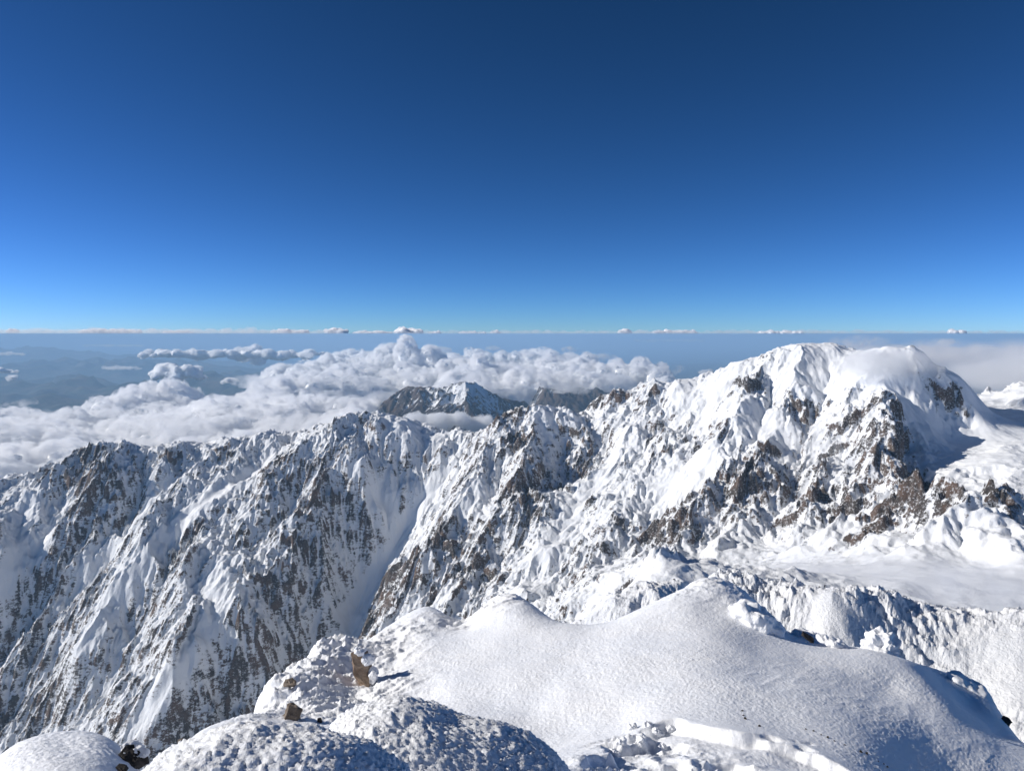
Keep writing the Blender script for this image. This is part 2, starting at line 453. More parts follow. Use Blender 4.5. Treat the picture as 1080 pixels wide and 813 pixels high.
# ------------------------------------------------------------------ the lowlands, the sea, the dark range beyond
def build_far():
    # sea
    m = NT("sea_water"); p = m.pos()
    n = m.noise(p, .00012, 5, .6)
    m.principled(m.mix(n, (.015, .055, .12, 1), (.025, .075, .15, 1)), .45, None, .25)
    s = 600000.
    o = poly_mesh("sea", [(-s, 2500, 0), (s, 2500, 0), (s, s, 0), (-s, s, 0)], [(0, 1, 2, 3)], m.m, smooth=False)
    tag(o, kind='structure')
    # forested hills as far as the coast
    m = NT("forested_hills"); p = m.pos()
    n = m.noise(p, .0011, 6, .65); n2 = m.noise(p, .006, 4, .6)
    c = m.mix(m.ss(n, .4, .62), (.022, .032, .022, 1), (.11, .085, .06, 1))
    c = m.mix(m.ss(n2, .3, .7), m.mix(.5, c, (.015, .02, .014, 1)), c)
    m.principled(c, .9, None, .1)
    st = 190.
    xs = np.arange(-62000, 52000, st, dtype=f32); ys = np.arange(3000, 70000, st, dtype=f32)
    X, Y = np.meshgrid(xs, ys)
    wx = 1500 * fbm(X / 9000, Y / 9000, 3, 4); wy = 1500 * fbm(X / 9000, Y / 9000, 3, 14)
    r = ridged((X + wx) / 8500, (Y + wy) / 8500, 6, 31, .55)
    big = fbm(X / 26000, Y / 26000, 2, 51)
    coast = sstep(9000, -9000, Y - 50000 - .28 * X * 0 + .75 * np.maximum(X + 21000, 0) + 7000 * fbm(X / 14000, Y / 14000, 4, 61))
    Z = coast * (160 + 950 * np.clip(r - .35, 0, 2) * (.75 + .5 * big) + 150 * ridged(X / 2300, Y / 2300, 4, 35)) - 60 * (1 - coast)
    # a few long ridges seen from the summit: (u, v, distance, half length, half width)
    for (u, v, yy, L, Wd, ang) in [(15, 383, 42000, 7500, 2600, .05), (130, 376, 47000, 9000, 2600, -.03), (100, 402, 30000, 6000, 1900, .06), (20, 400, 28000, 4200, 1700, -.05),
                               (70, 415, 22000, 3600, 1500, .1), (150, 404, 26500, 4000, 1600, -.1), (15, 417, 20500, 2600, 1300, .0), (215, 402, 30000, 3800, 1700, .1), (255, 408, 25000, 2600, 1300, -.1), (5, 364.5, 64000, 14000, 2500, 0)]:
        q = at(u, v, yy)
        a, b_ = (X - q[0]), (Y - q[1])
        t = a * math.cos(ang) + b_ * math.sin(ang); n_ = -a * math.sin(ang) + b_ * math.cos(ang)
        n_ = n_ + 900 * fbm(X / 5000, Y / 5000, 3, 71)
        e = np.sqrt((t / L) ** 2 + (n_ / Wd) ** 2)
        h = (q[2]) * np.clip(1 - e * .5, 0, 1) ** 1.15 * (.86 + .22 * ridged(X / 3000, Y / 3000, 4, 81))
        Z = np.maximum(Z, h * .92)
    near = sstep(16000, 6000, Y) * sstep(14000, 5000, np.abs(X - 500))
    Z = Z * (1 - .6 * near) + near * 300
    o = grid_mesh("hills", X, Y, Z, m.m); tag(o, kind='structure')
    # the dark range beyond the ridge
    ridges = [[(380,452,9200),(392,437,8950),(405,424,8800),(418,414,8700),(440,407,8700),(452,409,8650),(465,412,8600),(478,406,8550),(490,404,8500),(500,406,8500),(512,415,8550),(528,422,8650),(545,425,8800),(560,430,9000)],
              [(520,425,11000),(545,412,11100),(560,407,11200),(575,410,11200),(590,413,11300),(612,408,11300),(630,411,11300),(650,415,11200),(680,420,11000),(720,430,10800)]]
    spurs = [[(490,404,8500),(470,425,8050),(445,440,7800),(420,455,7600)],[(490,404,8500),(500,425,8050),(505,445,7800)],[(440,407,8700),(432,425,8250),(425,445,7950)],[(418,414,8700),(400,440,8300)],
             [(465,412,8600),(455,430,8150)],[(512,415,8550),(520,432,8200),(525,450,7900)],[(545,425,8800),(540,440,8500)],
             [(612,408,11300),(605,425,10700),(600,440,10400)],[(560,407,11200),(575,425,10700)],[(650,415,11200),(640,430,10700)],[(630,411,11300),(625,432,10700)]]
    P = []; 
    for r_ in ridges:
        for q in resample([at(*k) for k in r_], 180):
            P.append(q); P.append(q + np.array([0, 900, -480])); P.append(q + np.array([0, 2200, -1300]))
    for r_ in spurs:
        for q in resample([at(*k) for k in r_], 180)[1:]: P.append(q - np.array([0, 0, 60]))
    for x, y, z in [(-3500,8500,400),(-3500,7000,500),(-2500,6600,700),(-1000,6600,700),(500,6600,700),(2500,6600,600),(3800,8500,300),(3800,12500,300),(-3500,12500,300),(0,13800,500),(-1300,10500,900),(0,9800,1100),(1600,9200,1000),(2600,9400,800)]:
        P.append(np.array([x, y, z]))
    seen = {}; Q = []
    for p_ in P:
        k = (round(p_[0] / 80), round(p_[1] / 80))
        if k not in seen: seen[k] = 1; Q.append(p_)
    R = rbf_fit(Q, 25.)
    cs = 60.; cxs = np.arange(-3600, 4000, cs); cys = np.arange(6500, 14000, cs)
    CX, CY = np.meshgrid(cxs, cys)
    B = rbf_eval(R, CX, CY).astype(f32)
    st = 15.
    xs = np.arange(-3300, 3700, st, dtype=f32); ys = np.arange(6700, 13000, st, dtype=f32)
    X, Y = np.meshgrid(xs, ys)
    Z = bicubic(B, (X + 50 * fbm(X / 500, Y / 500, 3, 2) - cxs[0]) / cs, (Y - cys[0]) / cs)
    amp, wl = 70., 620.
    for k in range(5):
        gy_, gx_ = np.gradient(blur(Z, 4), st); g = np.sqrt(gx_ ** 2 + gy_ ** 2) + 1e-5
        Z = Z + amp * gully(X / wl + .2 * perlin(X / wl, Y / wl, k), Y / wl, -gy_ / g, gx_ / g, 20 + k) * sstep(.1, .6, g)
        amp *= .6; wl *= .52
    gy_, gx_ = np.gradient(Z, st); nz = 1 / np.sqrt(1 + gx_ ** 2 + gy_ ** 2)
    facing = np.clip(-gx_ * -1 * .0 + 0, 0, 1)
    alt = sstep(EYE - 1150, EYE - 520, Z)
    pk = at(490, 404, 8500); pk2 = at(560, 407, 11200)
    peak = np.exp(-((X - pk[0] - 60) ** 2 + (Y - pk[1]) ** 2) / 500 ** 2) + .5 * np.exp(-((X - pk2[0]) ** 2 + (Y - pk2[1]) ** 2) / 420 ** 2)
    curv = blur(Z, 6) - Z
    snow = .08 + .26 * alt + .42 * peak + np.clip(curv * .03, -.2, .26) + .14 * perlin(X / 260, Y / 260, 8)
    mat = mountain_material("bare_slopes_with_old_snow", (.085, .066, .058, 1), (.14, .10, .08, 1), .22, .42, .56, 0.)
    o = grid_mesh("distant_mountains", X, Y, Z, mat, {'snow': snow, 'rime': np.zeros_like(snow), 'calm': np.ones_like(snow)}); tag(o, kind='structure')
    # the air
    m = NT("air")
    v = m.t.nodes.new('ShaderNodeVolumePrincipled')
    v.inputs['Color'].default_value = (.44, .71, 1, 1); v.inputs['Density'].default_value = 2.5e-5; v.inputs['Anisotropy'].default_value = 0.
    m.t.links.new(v.outputs[0], m.out.inputs['Volume'])
    m.m.cycles.homogeneous_volume = True
    x0, x1, y0, y1, z0, z1 = -250000, 250000, -3000, 595000, -70, EYE + 12
    V = [(x, y, z) for z in (z0, z1) for y in (y0, y1) for x in (x0, x1)]
    o = poly_mesh("haze", V, [(0, 2, 3, 1), (4, 5, 7, 6), (0, 1, 5, 4), (1, 3, 7, 5), (3, 2, 6, 7), (2, 0, 4, 6)], m.m, smooth=False)
    tag(o, kind='stuff')
build_far()
print("far", time.time() - T0)

# ------------------------------------------------------------------ clouds: a white core with a thin bright vapour round it
def cloud_material_core():
    m = NT("cloud_core")
    d = m.n('BsdfDiffuse'); d.inputs['Color'].default_value = (.98, .98, .985, 1)
    m.t.links.new(d.outputs[0], m.out.inputs['Surface'])
    return m.m

def vapour(name, dens, col=(.985, .985, .99, 1), g=.15, torn=0., step=1.):
    m = NT(name)
    v = m.t.nodes.new('ShaderNodeVolumePrincipled')
    if torn:
        n = m.noise(m.pos(), 1. / torn, 5, .68)
        n = m.ss(n, .46, .66)
    v.inputs['Color'].default_value = col; v.inputs['Density'].default_value = dens; v.inputs['Anisotropy'].default_value = g
    m.t.links.new(v.outputs[0], m.out.inputs['Volume'])
    if torn:
        m.t.links.new(m.math('MULTIPLY', n, dens), v.inputs['Density'])
        m.m.cycles.volume_step_rate = step
    else: m.m.cycles.homogeneous_volume = True
    return m.m

def _ico(sub):
    b = bmesh.new(); bmesh.ops.create_icosphere(b, subdivisions=sub, radius=1.0)
    V = np.array([v.co[:] for v in b.verts]); F = np.array([[v.index for v in f.verts] for f in b.faces]); b.free()
    return V, F
ICO = _ico(2)

def blob_mesh(S, voxel, disp):
    """Union of spheres S (x, y, z, r, flat) grown into one lumpy closed surface."""
    V, F = ICO
    S = np.array(S, float)
    co = (V[None] * (S[:, 3, None, None] * np.stack([np.ones(len(S)), np.ones(len(S)), S[:, 4]], -1)[:, None, :]) + S[:, None, :3]).reshape(-1, 3)
    fa = (F[None] + (np.arange(len(S)) * len(V))[:, None, None]).reshape(-1, 3)
    me = bpy.data.meshes.new("tmp")
    me.vertices.add(len(co)); me.vertices.foreach_set('co', co.astype(f32).ravel())
    me.loops.add(fa.size); me.loops.foreach_set('vertex_index', fa.astype(np.int32).ravel())
    me.polygons.add(len(fa)); me.polygons.foreach_set('loop_start', np.arange(0, fa.size, 3, dtype=np.int32))
    me.update(calc_edges=True)
    o = bpy.data.objects.new("tmp", me); COL.objects.link(o)
    r = o.modifiers.new('r', 'REMESH'); r.mode = 'VOXEL'; r.voxel_size = voxel
    sm = o.modifiers.new('s', 'SMOOTH'); sm.iterations = 2; sm.factor = .5
    for i, (size, amt, kind) in enumerate(disp):
        t = bpy.data.textures.new("billow", kind)
        if kind == 'CLOUDS': t.noise_scale = size; t.noise_depth = 3
        else: t.noise_scale = size; t.distance_metric = 'DISTANCE'; t.weight_1 = -1.0; t.noise_intensity = 1.0
        d = o.modifiers.new('d%d' % i, 'DISPLACE'); d.texture = t; d.strength = amt; d.mid_level = .5 if kind == 'CLOUDS' else -.35; d.texture_coords = 'GLOBAL'
    dg = bpy.context.evaluated_depsgraph_get()
    ev = o.evaluated_get(dg)
    m2 = ev.to_mesh()
    n = len(m2.vertices); c = np.empty(n * 3, f32); m2.vertices.foreach_get('co', c)
    q = len(m2.polygons); ls = np.empty(q, np.int32); lt = np.empty(q, np.int32)
    m2.polygons.foreach_get('loop_start', ls); m2.polygons.foreach_get('loop_total', lt)
    li = np.empty(len(m2.loops), np.int32); m2.loops.foreach_get('vertex_index', li)
    ev.to_mesh_clear(); bpy.data.objects.remove(o); bpy.data.meshes.remove(me)
    return c.reshape(-1, 3), ls, lt, li

def join_mesh(name, parts, mats):
    me = bpy.data.meshes.new(name)
    nv = 0; nl = 0; C_, L_, LS, MI = [], [], [], []
    for k, (c, ls, lt, li) in enumerate(parts):
        C_.append(c); L_.append(li + nv); LS.append(ls + nl); MI.append(np.full(len(ls), k, np.int32)); nv += len(c); nl += len(li)
    C_ = np.concatenate(C_); L_ = np.concatenate(L_).astype(np.int32); LS = np.concatenate(LS).astype(np.int32); MI = np.concatenate(MI)
    me.vertices.add(len(C_)); me.vertices.foreach_set('co', C_.ravel())
    me.loops.add(len(L_)); me.loops.foreach_set('vertex_index', L_)
    me.polygons.add(len(LS)); me.polygons.foreach_set('loop_start', LS); me.polygons.foreach_set('material_index', MI)
    me.polygons.foreach_set('use_smooth', np.ones(len(LS), bool))
    me.update(calc_edges=True)
    for m in mats: me.materials.append(m)
    o = bpy.data.objects.new(name, me); COL.objects.link(o)
    return o

M_CORE = cloud_material_core()
def make_cloud(name, S, voxel, shell, dens, scale=1.0, core=True, torn=0., step=1.):
    S = np.array(S, float)
    d1 = [(150 * scale, 90 * scale, 'CLOUDS'), (60 * scale, 62 * scale, 'CLOUDS'), (22 * scale, 18 * scale, 'CLOUDS')]
    d2 = [(170 * scale, 110 * scale, 'CLOUDS'), (45 * scale, 60 * scale, 'CLOUDS'), (18 * scale, 32 * scale, 'CLOUDS')]
    S2 = S.copy(); S2[:, 3] += shell
    outer = blob_mesh(S2, voxel, d2)
    if core:
        inner = blob_mesh(S, voxel * 1.15, d1)
        return join_mesh(name, [outer, inner], [vapour("cloud_vapour", dens, torn=torn, step=step), M_CORE])
    return join_mesh(name, [outer], [vapour("thin_vapour", dens, torn=torn, step=step)])

DECK = np.array([(5000, -1080), (6000, -1000), (8000, -890), (10000, -790), (12000, -700), (15000, -640), (20000, -560), (28000, -470), (40000, -420)], float)
DV = CV * 0 + 352 + 790 * (-DECK[:, 1]) / DECK[:, 0]
def deck_at(u, v):
    Y = np.interp(-v, -DV, DECK[:, 0]); D = np.interp(Y, DECK[:, 0], DECK[:, 1])
    return (u - CU) / FPX * Y, Y, EYE + D

def inside(poly, x, y):
    r = False; n = len(poly)
    for i in range(n):
        x1, y1 = poly[i]; x2, y2 = poly[i - 1]
        if (y1 > y) != (y2 > y) and x < (x2 - x1) * (y - y1) / (y2 - y1) + x1: r = not r
    return r

def build_clouds():
    rnd = random.Random(5)
    bank = [(-110,436),(0,430),(20,433),(57,436),(80,437),(117,425),(160,415),(187,414),(213,421),(233,424),(253,419),(272,412),(266,398),(256,391),(280,386),(330,384),(345,378),(360,374),(420,371),(453,371),
            (493,371),(560,371),(600,374),(622,381),(640,390),(665,387),(690,386),(706,392),(704,398),(660,402),(610,402),(545,404),(505,408),(470,413),(405,420),(380,440),(365,470),(330,476),(200,484),(60,492),(35,478),(20,482),(10,515),(-110,530)]
    S = []
    n = 0
    while n < 2300:
        u, v = rnd.uniform(-110, 710), rnd.uniform(368, 525)
        if not inside(bank, u, v): continue
        # even cover on the ground, not in the picture: nearer strips are given fewer
        X, Y, Z = deck_at(u, v)
        if rnd.random() > min(1, (Y / 16000) ** .6): continue
        h = float(fbm(np.array([X / 1500]), np.array([Y / 1500]), 3, 41)[0])
        h2 = float(fbm(np.array([X / 2600 + 3.3]), np.array([Y / 2600]), 2, 47)[0])
        if h2 < -.17 and v < 470: n += .3; continue
        r = rnd.choice((rnd.uniform(40, 90), rnd.uniform(60, 130), rnd.uniform(110, 200))) * (.75 + .6 * min(1, Y / 16000)) * (1 + .4 * h)
        if v > 480 and rnd.random() < .45: continue
        S.append((X, Y, Z - r * .9 + 190 * h - 60 * rnd.random() + .35 * (120 - r), r, rnd.uniform(.75, 1.0)))
        if rnd.random() < .6:
            S.append((X + rnd.uniform(-1, 1) * r, Y + rnd.uniform(-1, 1) * r, Z - r * 2.1 + 130 * h, r * 1.5, .6))
        n += 1
    def tower(u, v, Y, w, hgt, k):
        for i in range(k):
            t = rnd.random(); p = at(u + rnd.gauss(0, w) * (1.1 - t), v + hgt * (1 - t), Y + rnd.uniform(-250, 250))
            r = Y / FPX * (w * .75) * (1.15 - .75 * t)
            S.append((p[0], p[1], p[2] - r * .8, r, .9))
    tower(428, 357, 14500, 7.5, 22, 22); tower(452, 363, 15200, 9, 16, 12); tower(408, 364, 16000, 9, 14, 10); tower(620, 374, 17000, 7, 14, 12); tower(578, 376, 14500, 9, 14, 10)
    tower(650, 381, 14500, 8, 12, 10); tower(676, 380, 14500, 8, 12, 10); tower(696, 385, 14500, 6, 10, 8); tower(345, 377, 15000, 9, 14, 8); tower(505, 377, 13500, 9, 14, 10); tower(470, 382, 13500, 9, 14, 10)
    tower(265, 362, 23000, 7, 12, 10)
    tower(140, 418, 9300, 13, 24, 12); tower(175, 410, 9800, 12, 20, 10); tower(35, 440, 8300, 14, 24, 10); tower(75, 438, 8000, 16, 30, 12); tower(240, 424, 9000, 12, 24, 10); tower(300, 400, 11000, 14, 24, 12); tower(330, 392, 12000, 12, 22, 10)
    o = make_cloud("cloud_bank", S, 30., 110., .042, .95, True, 150., .012)
    tag(o, kind='stuff')
    S = []
    while len(S) < 170:
        u, v = rnd.uniform(-110, 720), rnd.uniform(366, 480)
        if not (inside(bank, u, v - 6) or inside(bank, u, v + 6) or inside(bank, u - 18, v)): continue
        X, Y, Z = deck_at(u, v); r = rnd.uniform(120, 330) * (.7 + .5 * Y / 16000)
        S.append((X, Y, Z + rnd.uniform(-60, 70), r, rnd.uniform(.22, .4)))
    o = make_cloud("cloud_veil", S, 45., 10., .007, 1.3, False, 230., .014)
    tag(o, kind='stuff')
    def strip(name, label, u0, u1, v, Y, thick, size, n, dens=.02, core=True, group=None, amp=2., scale=1., flat=.6, voxel=None):
        S = []
        for i in range(n):
            t = (i + rnd.random()) / n
            env = math.sin(math.pi * min(max(t, .04), .96)) ** .5
            u = u0 + (u1 - u0) * t
            p = at(u, v + rnd.uniform(-amp, amp), Y * (1 + rnd.uniform(-.012, .012)))
            r = size * rnd.uniform(.55, 1.1) * (.45 + .55 * env)
            S.append((p[0], p[1], p[2], r, flat * rnd.uniform(.7, 1.2)))
        px = Y / FPX
        o = make_cloud(name, S, voxel or max(px * 1.3, 14), px * 1.4, dens, scale, core)
        tag(o, label, 'cloud', group)
        return o
    # scattered clouds over the hills
    strip("cloud", "long flat cloud strip before the blue sea, behind and left of the tall cloud tower", 150, 345, 373.5, 21000, 1, 210, 60, scale=1.6, amp=2.2, flat=.5)
    strip("cloud", "rounded white cloud floating over blue hills left of the gap in the cloud bank", 160, 214, 394, 13500, 1, 135, 34, amp=6, scale=1.)
    strip("cloud", "tiny white puff alone over the dark blue gap in the cloud bank", 236, 250, 401.5, 13000, 1, 55, 9, amp=1.5, scale=.6)
    strip("cloud", "small white cloud low over the blue hills at the left edge of the photo", -20, 18, 391.5, 17000, 1, 95, 14, amp=1.5, scale=.8, flat=.5)
    strip("cloud", "little ragged white cloud just under the small one at the left edge", 8, 17, 398, 16500, 1, 60, 7, amp=2.5, scale=.6)
    strip("cloud", "thin white streak of cloud far over the plain at the left edge, highest one there", -20, 26, 373, 30000, 1, 120, 16, dens=.008, core=False, amp=.8, scale=1.2, flat=.35)
    strip("cloud", "faint thin cloud veil lying on the blue hills at centre left", 108, 150, 388, 24000, 1, 110, 16, dens=.006, core=False, amp=1., scale=1., flat=.35)
    strip("cloud", "tiny pale cloud over the sea just left of the big snowy summit slope", 737, 752, 392, 15000, 1, 50, 8, dens=.012, core=False, amp=1.5, scale=.6, flat=.6)
    strip("cloud", "low white fog lying in the hollow between the snowy ridge and the dark mountain", 425, 520, 446, 6200, 1, 90, 34, dens=.02, core=False, amp=5, scale=.8)
    strip("cloud", "grey cloud shelf resting on the peaks right of the dark mountain", 575, 700, 403, 13500, 1, 150, 30, amp=3.5, scale=1.1)
    strip("cloud", "long pale haze band added on the horizon over the middle and right of the photo", 370, 1160, 351.3, 120000, 1, 640, 330, dens=.00035, core=False, amp=1.1, scale=4., flat=.6)  # not a cloud: thin vapour added to whiten and soften the horizon
    # the far line of clouds along the horizon, above the blue air
    far = [(8,19,349.5,150000,2,"tiny white cloud on the horizon near the left edge"),
           (85,148,349.8,150000,2.2,"long row of white cloud heads on the horizon at far left"),
           (172,203,350.6,150000,1.3,"short faint cloud line on the horizon left of the puffy one"),
           (286,324,350.2,140000,2.6,"low white cloud on the horizon just left of the brightest round one"),
           (344,365,350.2,120000,4.2,"bright round white cloud on the horizon left of the tall cloud tower"),
           (374,412,351.5,150000,2.2,"row of small white cloud heads on the horizon left of the pointed one"),
           (418,444,350.2,150000,3.8,"pointed white cloud on the horizon right above the tall cloud tower"),
           (454,464,351.5,150000,2.2,"small white cloud on the horizon just right of the pointed one"),
           (484,512,352,150000,1.6,"faint low cloud on the horizon over the middle of the cloud bank"),
           (518,528,351,150000,1.4,"tiny faint cloud on the horizon, middle of the photo"),
           (653,664,350.8,140000,3,"single round white cloud on the horizon above the rocky snow pinnacle"),
           (690,734,351,130000,2.6,"white cloud heads on the horizon above the dark flat cloud"),
           (799,846,352,120000,2.8,"long white cloud on the horizon just left of the big snowy summit"),
           (1001,1016,350.6,110000,3.4,"white domed cloud on the horizon right of the second summit")]
    for (u0, u1, v, Y, hh, lab) in far:
        px = Y / FPX
        strip("horizon_cloud", lab, u0, u1, v, Y, 1, px * hh * 1.05, max(6, int((u1 - u0) / 1.3)), dens=.004, core=hh > 2.1, amp=.8, scale=px / 42, flat=.8, group="clouds along the horizon", voxel=px * .8)
    strip("cloud", "very long pale haze band added along the horizon over the left third", -60, 360, 351.2, 110000, 1, 750, 240, dens=.0004, core=False, amp=1.5, scale=4., flat=.7)  # stands in for the pale haze at left, added to soften the horizon
    strip("cloud", "short thin pale cloud streak over the far sea at left, under the horizon band", 88, 152, 364.5, 60000, 1, 150, 60, dens=.0025, core=False, amp=.4, scale=2., flat=.3)
    strip("cloud", "dark grey flat cloud layer over the sea left of the big summit", 668, 742, 359, 60000, 1, 230, 30, dens=.0008, core=False, amp=.9, scale=2.5, flat=.35)
def build_shelf():
    rnd = random.Random(9); S = []
    for i in range(130):
        u = rnd.uniform(880, 1240); Y = rnd.uniform(7500, 9500); r = rnd.uniform(160, 300)
        top = -6 - 40 * rnd.random() - (50 if u < 905 else 0)
        S.append(((u - CU) / FPX * Y, Y, EYE + top - r * .5 - 110, r, .5))
        S.append(((u - CU) / FPX * Y, Y, EYE + top - 420, 330, .7))
    S2 = np.array(S)
    outer = blob_mesh(S2, 50., [(500, 160, 'CLOUDS'), (150, 60, 'CLOUDS')])
    o = join_mesh("cloud", [outer], [vapour("shade_grey_vapour", .0016, (.80, .84, .90, 1), .1)])  # grey-blue tint puts the layer's shade and haze into its colour
    tag(o, "broad grey cloud layer filling the sky line behind the second summit at right", 'cloud')
    S = []
    for i in range(26):
        t = rnd.random(); p = at(974 + 30 * t, 370 - 10 * t + rnd.uniform(-2, 2), 6600)
        S.append((p[0], p[1], p[2], rnd.uniform(14, 34), .8))
    o = make_cloud("cloud", S, 9., 10., .012, .5, False)
    tag(o, "white wisp of cloud slanting upward in front of the grey layer at right", 'cloud')
build_clouds()
build_shelf()
print("clouds", time.time() - T0)

# ------------------------------------------------------------------ snow close by
def snow_material(name, s1, d1, s2, d2, rock=False, k=1.):
    m = NT(name); p = m.pos()
    n1 = m.noise(p, s1, 5, .6); n2 = m.noise(p, s2, 4, .65)
    col = m.mix(m.ss(m.noise(p, s1 * .06, 4, .6), .35, .65), (.84 * k, .855 * k, .88 * k, 1), (.87 * k, .875 * k, .885 * k, 1))
    if rock:
        v = m.math('ADD', m.attr('snow'), m.math('MULTIPLY', m.math('SUBTRACT', n1, .5), .6))
        v = m.math('ADD', v, m.math('MULTIPLY', m.math('SUBTRACT', n2, .5), .5))
        rk = m.mix(m.ss(n2, .3, .7), (.06, .05, .045, 1), (.17, .13, .10, 1))
        col = m.mix(m.ss(v, .30, .42), rk, col)
    nb = m.bump(n2, d2, .8, m.bump(n1, d1, .8))
    b = m.principled(col, .55, nb, .25)
    return m.m

def fan(ctrl, t0, t1, y0, y1, nt, ratio, smooth, K=2.2):
    """A sheet of ground through sighted points; columns fan out so that near ground is finer."""
    P = [(p[0] / p[1], math.log(p[1]) / K, (EYE - p[2]) / p[1]) for p in ctrl]
    seen = {}; Q = []
    for q in P:
        k = (round(q[0] / .008), round(q[1] / .008))
        if k not in seen: seen[k] = 1; Q.append(q)
    R = rbf_fit(Q, smooth)
    nr = int(math.log(y1 / y0) / ratio)
    ct, cl = 170, 150
    ts = np.linspace(t0, t1, ct); ls = np.linspace(math.log(y0), math.log(y1), cl)
    CT, CL = np.meshgrid(ts, ls / K)
    W = blur(rbf_eval(R, CT, CL), 1).astype(f32)
    T, L = np.meshgrid(np.linspace(t0, t1, nt), np.linspace(math.log(y0), math.log(y1), nr))
    Wf = bicubic(W, (T - t0) / (ts[1] - ts[0]), (L - ls[0]) / (ls[1] - ls[0]))
    Y = np.exp(L); X = T * Y
    return T, L, X, Y, EYE - Wf * Y

def fan_slope(T, L, Y, Z):
    dT = T[0, 1] - T[0, 0]; dL = L[1, 0] - L[0, 0]
    zl, zt = np.gradient(Z, dL, dT)
    gx = zt / Y; gy = zl / Y - T * gx
    return gx, gy

def line_dist(pl, X, Y):
    """distance to a polyline and side (positive on the camera's side)"""
    w = [at(*q) for q in pl]
    best = np.full(X.shape, 1e9, f32); side = np.zeros(X.shape, f32)
    for a, b in zip(w[:-1], w[1:]):
        ex, ey = b[0] - a[0], b[1] - a[1]; L2 = ex * ex + ey * ey
        t = np.clip(((X - a[0]) * ex + (Y - a[1]) * ey) / L2, 0, 1)
        dx, dy = X - a[0] - t * ex, Y - a[1] - t * ey
        d = dx * dx + dy * dy; m = d < best
        best = np.where(m, d, best); side = np.where(m, np.sign(dx * ey - dy * ex), side)
    return np.sqrt(best), side

def build_middle():
    crest = [(520,690,200),(560,668,208),(600,655,214),(645,624,220),(680,613,222),(700,615,222),(725,614,226),(745,606,298),(757,604,297),(772,602,295),(798,606,291),(819,614,288),(834,612,285),(850,616,282),(860,621.5,278),(868,621.5,275),(878,621,274),
             (900,618,277),(926,617,281),(945,626,281),(973,634,280),(998,637,279),(1042,641,276),(1069,639,274),(1085,640,272),(1140,645,268),(1250,660,262)]
    C = []
    cu = [q[0] for q in crest]
    for q in crest:
        C.append(at(*q)); u, v, y = q
        C.append(at(u, v + 22, y * 1.1)); C.append(at(u, v + 110, y * 1.45))
    for u in range(520, 1260, 26):
        v0 = np.interp(u, cu, [q[1] for q in crest]); y0 = np.interp(u, cu, [q[2] for q in crest])
        s_ = float(np.interp(u, [520, 640, 730, 770, 850, 875, 920, 1000, 1060, 1250], [.6, .5, .5, .62, .62, .55, .6, .5, .36, .32]))
        k0 = (v0 - 352) / FPX
        for dv in (9, 24, 48, 85, 140, 230):
            k = (v0 + dv - 352) / FPX
            C.append(at(u, v0 + dv, y0 * (s_ + k0) / (s_ + k)))
    T, L, X, Y, Z = fan(C, -.10, .80, 75., 470., 1000, .0026, .004)
    gx, gy = fan_slope(T, L, Y, Z)
    calm = np.zeros_like(Z)
    for (u, v, y, r, k) in [(885,645,264,15,1),(874,630,270,13,1),(868,660,250,10,.8),(1060,675,255,22,1),(1085,690,240,30,1),(1020,705,250,16,.8),(1110,690,240,40,.9),(640,640,216,16,.7),(700,628,220,16,.6)]:
        p = at(u, v, y); calm = np.maximum(calm, k * np.exp(-((X - p[0]) ** 2 + (Y - p[1]) ** 2) / r ** 2))
    rough = 1 - .95 * calm
    far_ = sstep(40, 200, Y)
    amp, wl = 2.6, 22.
    for k in range(5):
        gx, gy = fan_slope(T, L, Y, blur(Z, 6)); g = np.sqrt(gx ** 2 + gy ** 2) + 1e-5
        n = gully(X / wl + .3 * perlin(X / wl, Y / wl, 3 + k), Y / wl + .3 * perlin(X / wl, Y / wl, 13 + k), -gy / g, gx / g, 50 + k)
        Z = Z + rough * amp * n * sstep(.05, .6, g) * (.35 + .65 * far_) * .75
        amp *= .56; wl *= .5
    Z = Z + rough * (.35 + .65 * far_) * (1.5 * (ridged(X / 11, Y / 11, 5, 6, .55) - 1.) + .55 * fbm(X / 2.6, Y / 2.6, 4, 7, .6) + .9 * (billow(X / 3.2, Y / 3.2, 4, 26, .6) - .5))
    Z = Z + .25 * fbm(X / 7, Y / 7, 3, 8) + .05 * fbm(X / .8, Y / .8, 2, 8) * np.minimum(1, Y / 100)
    gx, gy = fan_slope(T, L, Y, Z)
    nz = 1 / np.sqrt(1 + gx ** 2 + gy ** 2)
    snow = .40 + .55 * nz + .3 * calm + .14 * perlin(X / 14, Y / 14, 9)
    m = snow_material("rimed_snow", .9, .9, 3., .3, True, .98)
    o = grid_mesh("snow_ridge", X, Y, Z, m, {'snow': snow})
    tag(o, kind='structure')

def near_height():
    pass

